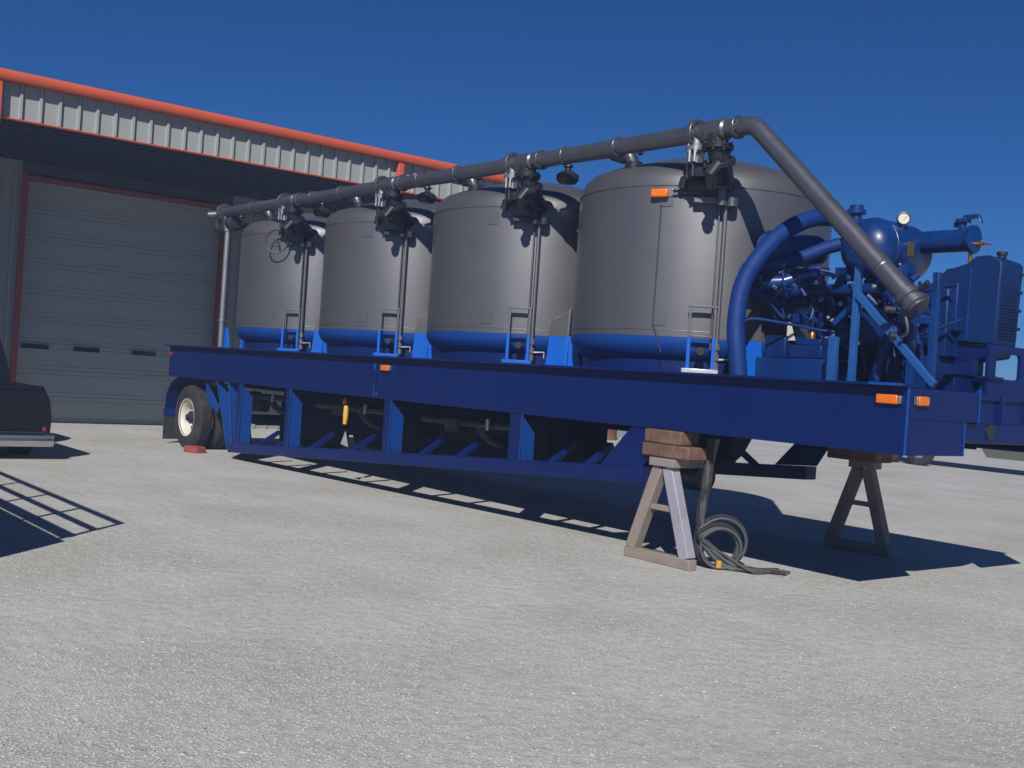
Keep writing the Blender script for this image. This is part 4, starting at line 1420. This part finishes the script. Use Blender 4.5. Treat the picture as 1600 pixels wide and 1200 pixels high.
# ------------------------------------------------------------------ black pickup by the door
def pickup():
    """local frame: rear bumper at x=0, truck points to -x, right side at y=0, left at y=-1.86"""
    t = thing('pickup_truck', (.80, -2.70, -.06), 'black pickup truck with chrome rear bumper, cut off by the left edge', 'truck')
    Wd = 1.86
    L = 5.0
    # body sides lofted from cross sections (outline of half section), with wheel arches cut by polygons
    prof_r = [(.0, .36), (.055, .42), (.065, .62), (.03, .86), (-.02, .98), (-.05, 1.04), (-.09, 1.05), (-.10, .98), (-.10, .36)]

    def side(x0, x1, sgn, y0, name):
        k = MB()
        pts = [(a, b) for a, b in prof_r]
        k.prism(pts, (x0, y0, 0), (0, sgn, 0), (0, 0, 1), (x1 - x0, 0, 0))
        return k
    for sgn, y0 in ((1, -.06), (-1, -Wd + .06)):
        k = MB()
        secs = [(-.10, .955), (-.16, 1.0), (-.6, 1.0), (-1.9, 1.0)]
        rings = []
        for x, s in secs:
            rings.append([(x, y0 + sgn * a * s, .36 + (b - .36) * (s if b > .9 else 1)) for a, b in prof_r])
        n = len(prof_r)
        vs_ = [v for rg in rings for v in rg]
        fs = [(i * n + q, i * n + (q + 1) % n, (i + 1) * n + (q + 1) % n, (i + 1) * n + q) for i in range(len(rings) - 1) for q in range(n)]
        fs += [tuple(reversed(range(n))), tuple((len(rings) - 1) * n + q for q in range(n))]
        if sgn < 0:
            fs = [tuple(reversed(f)) for f in fs]
        k.add(vs_, fs)
        obj('bed_side', k, 'black', t, .006)
    k = MB()
    k.box(-.15, -.10, -Wd + .14, -.14, .42, 1.03)
    k.box(-.17, -.075, -Wd + .14, -.14, 1.005, 1.055)
    k.box(-.101, -.088, -Wd + .3, -.3, .58, .90)
    tg = obj('tailgate', k, 'black', t, .012)
    k = MB()
    k.box(-.089, -.06, -Wd / 2 - .1, -Wd / 2 + .1, .86, .91)
    obj('tailgate_handle', k, 'dark', tg, .008)
    k = MB()
    k.box(-1.9, -.15, -Wd + .15, -.15, .5, .56)
    obj('bed_floor', k, 'dark', t)
    # bumper
    k = MB()
    pr = [(-.17, .24), (-.02, .24), (.02, .28), (.02, .33), (-.01, .345), (-.01, .36), (.02, .375), (.015, .41), (-.17, .42)]
    k.prism(pr, (0, -Wd - .02, 0), (1, 0, 0), (0, 0, 1), (0, Wd + .04, 0))
    bm = obj('rear_bumper', k, 'chrome', t, .02)
    k = MB()
    k.box(-.05, .024, -Wd + .1, -.1, .425, .44)
    obj('step_pad', k, 'rubber', bm, .004)
    for y in (-.11, -Wd + .045):
        k = MB()
        k.box(-.16, -.085, y, y + .05, .44, .50)
        obj('tail_light', k, 'redlens', t, .012)
    # cab
    cab = [(-1.95, 1.02), (-2.0, 1.38), (-2.14, 1.66), (-2.3, 1.715), (-3.0, 1.72), (-3.2, 1.69), (-3.95, 1.10), (-3.95, .36), (-1.95, .36)]
    k = MB()
    n = len(cab)
    ins = [(.04 if z < 1.2 else .04 + (z - 1.1) * .28) for _, z in cab]
    vs_ = [(x, -i_, z) for (x, z), i_ in zip(cab, ins)] + [(x, -Wd + i_, z) for (x, z), i_ in zip(cab, ins)]
    fs = [tuple(range(n)), tuple(reversed(range(n, 2 * n)))] + [(q, n + q, n + (q + 1) % n, (q + 1) % n) for q in range(n)]
    k.add(vs_, fs)
    cb = obj('cab', k, 'black', t, .03)
    k = MB()
    k.add([(-1.985, -.22, 1.10), (-1.985, -Wd + .22, 1.10), (-2.155, -Wd + .30, 1.60), (-2.155, -.30, 1.60)], [(0, 1, 2, 3)])
    k.add([(-1.945, -.22, 1.10), (-1.945, -Wd + .22, 1.10), (-2.095, -Wd + .30, 1.60), (-2.095, -.30, 1.60)], [(0, 3, 2, 1)])
    obj('rear_window', k, 'slot', cb)
    for y, s in ((-.055, 1), (-Wd + .055, -1)):
        k = MB()
        pl = [(-2.2, 1.12), (-3.75, 1.12), (-3.2, 1.62), (-2.3, 1.62)]
        vv = [(x, y - s * (.0 if z < 1.2 else .135) + s * .012, z) for x, z in pl] + [(x, y - s * (.0 if z < 1.2 else .135) - s * .02, z) for x, z in pl]
        k.add(vv, [(0, 1, 2, 3), (7, 6, 5, 4), (0, 4, 5, 1), (1, 5, 6, 2), (2, 6, 7, 3), (3, 7, 4, 0)])
        obj('side_window', k, 'slot', cb)
        k = MB()
        k.box(-3.62, -3.5, y + s * .03, y + s * .2, 1.14, 1.30)
        obj('wing_mirror', k, 'black', cb, .02)
    # hood and front
    k = MB()
    hd = [(-3.951, .36), (-3.951, 1.10), (-4.6, 1.03), (-4.95, .95), (-5.05, .85), (-5.05, .36)]
    k.prism(hd, (0, -Wd + .04, 0), (1, 0, 0), (0, 0, 1), (0, Wd - .08, 0))
    obj('hood', k, 'black', t, .04)
    k = MB()
    k.box(-5.2, -5.051, -Wd, 0, .26, .46)
    obj('front_bumper', k, 'chrome', t, .03)
    for x in (-1.0, -4.2):
        for y, s in ((-.03, -1), (-Wd + .03, 1)):
            k = MB()
            k.lathe([(.2, .0), (.29, .0), (.335, .03), (.335, .19), (.29, .22), (.2, .22)], (x, y, .335), (0, s, 0), 36)
            w = obj('wheel', k, 'rubber', t)
            k = MB()
            k.lathe([(.2, .01), (.19, .04), (.17, .06), (.06, .04), (0, .03)], (x, y, .335), (0, s, 0), 28)
            obj('rim', k, 'chrome', w)
    k = MB()
    k.box(-4.6, -.4, -1.3, -.55, .3, .42)
    obj('chassis_frame', k, 'under', t)
    return t


pickup()


# ------------------------------------------------------------------ railed equipment trailer just beyond the left edge (its shadow enters the picture)
def rack_trailer():
    t = thing('railed_trailer', (4.6, -5.75, 0), 'black steel trailer with pipe rails along its side, left of the frame', 'trailer')
    ox = -4.6
    k = MB()
    k.box(.4 + ox, 8.28 + ox, -2.1, 0, .62, 1.30)
    obj('trailer_body', k, 'dark', t, .02)
    for z in (2.05, 1.72, 1.41):
        k = MB()
        w = .055 if z > 1.5 else .09
        k.bar((.4 + ox, -.02, z), (8.16 + ox, -.02, z), w, w)
        obj('side_rail', k, 'dark', t, .008)
    x = 8.14
    while x > .4:
        k = MB()
        k.bar((x + ox, -.02, 1.301), (x + ox, -.02, 2.03), .04, .04)
        obj('rail_post', k, 'dark', t, .004)
        x -= 1.05
    for x in (2.6, 3.5):
        for y in (-.02, -2.08):
            s = -1 if y > -1 else 1
            k = MB()
            k.lathe([(.2, .0), (.32, .0), (.37, .03), (.37, .2), (.32, .23), (.2, .23)], (x + ox, y, .37), (0, s, 0), 32)
            w = obj('wheel', k, 'rubber', t)
            k = MB()
            k.lathe([(.2, .01), (.17, .05), (0, .04)], (x + ox, y, .37), (0, s, 0), 24)
            obj('rim', k, 'white_rim', w)
    k = MB()
    k.box(7.6 + ox, 7.75 + ox, -1.2, -1.0, 0, .62)
    obj('prop_leg', k, 'dark', t)


rack_trailer()


# ------------------------------------------------------------------ things far behind the trailer
def far_trailer():
    t = thing('flatbed_trailer', (.7, 18.2, 0), 'small dark tandem flatbed trailer parked far behind the blue trailer nose', 'trailer')
    k = MB()
    k.box(-1.9, 3.4, .25, 2.2, .62, .78)
    obj('deck', k, 'dark', t, .01)
    for x in (-.42, .42):
        for y in (0.0, 2.4):
            s = 1 if y < 1 else -1
            if s < 0:
                continue
            k = MB()
            k.lathe([(.19, .0), (.30, .0), (.35, .03), (.35, .2), (.30, .23), (.19, .23)], (x, y, .35), (0, s, 0), 28)
            w = obj('wheel', k, 'rubber', t)
            k = MB()
            k.lathe([(.19, .01), (.16, .05), (0, .04)], (x, y, .35), (0, s, 0), 24)
            obj('rim', k, 'chrome', w)
    k = MB()
    k.box(-.9, .9, -.02, .24, .79, .82)
    obj('fender', k, 'dark', t)
    k = MB()
    k.box(2.9, 3.0, 1.1, 1.2, 0, .62)
    obj('jack_leg', k, 'dark', t)


far_trailer()

k = MB()
k.lathe([(0, 0), (.28, 0), (.29, .01), (.28, .03), (.28, .28), (.29, .295), (.28, .31), (.28, .56), (.29, .575), (.28, .59), (.28, .86), (.29, .88), (.27, .885), (.27, .86), (0, .86)], (0, 0, 0), n=24)
o = obj('steel_drum', k, 'rustdrum', None, 0, loc=(-5.2, 13.45, 0))
tag(o, 'rusty brown drum by the pale wall, glimpsed under the blue beam', 'drum')


# ------------------------------------------------------------------ added air volume that lifts the blacks like lens glare
hz = MB()
hz.box(-310, 310, -310, 310, -1.0, 7.2)
hm = bpy.data.materials.new('glare_haze')
hm.use_nodes = True
for n in list(hm.node_tree.nodes):
    hm.node_tree.nodes.remove(n)
ov = hm.node_tree.nodes.new('ShaderNodeOutputMaterial')
pv = hm.node_tree.nodes.new('ShaderNodeVolumePrincipled')
pv.inputs['Density'].default_value = 0.0034
pv.inputs['Color'].default_value = (0.48, 0.63, 1.0, 1)
pv.inputs['Anisotropy'].default_value = 0.0
hm.node_tree.links.new(pv.outputs[0], ov.inputs['Volume'])
tag(obj('glare_haze', hz, hm), kind='stuff')
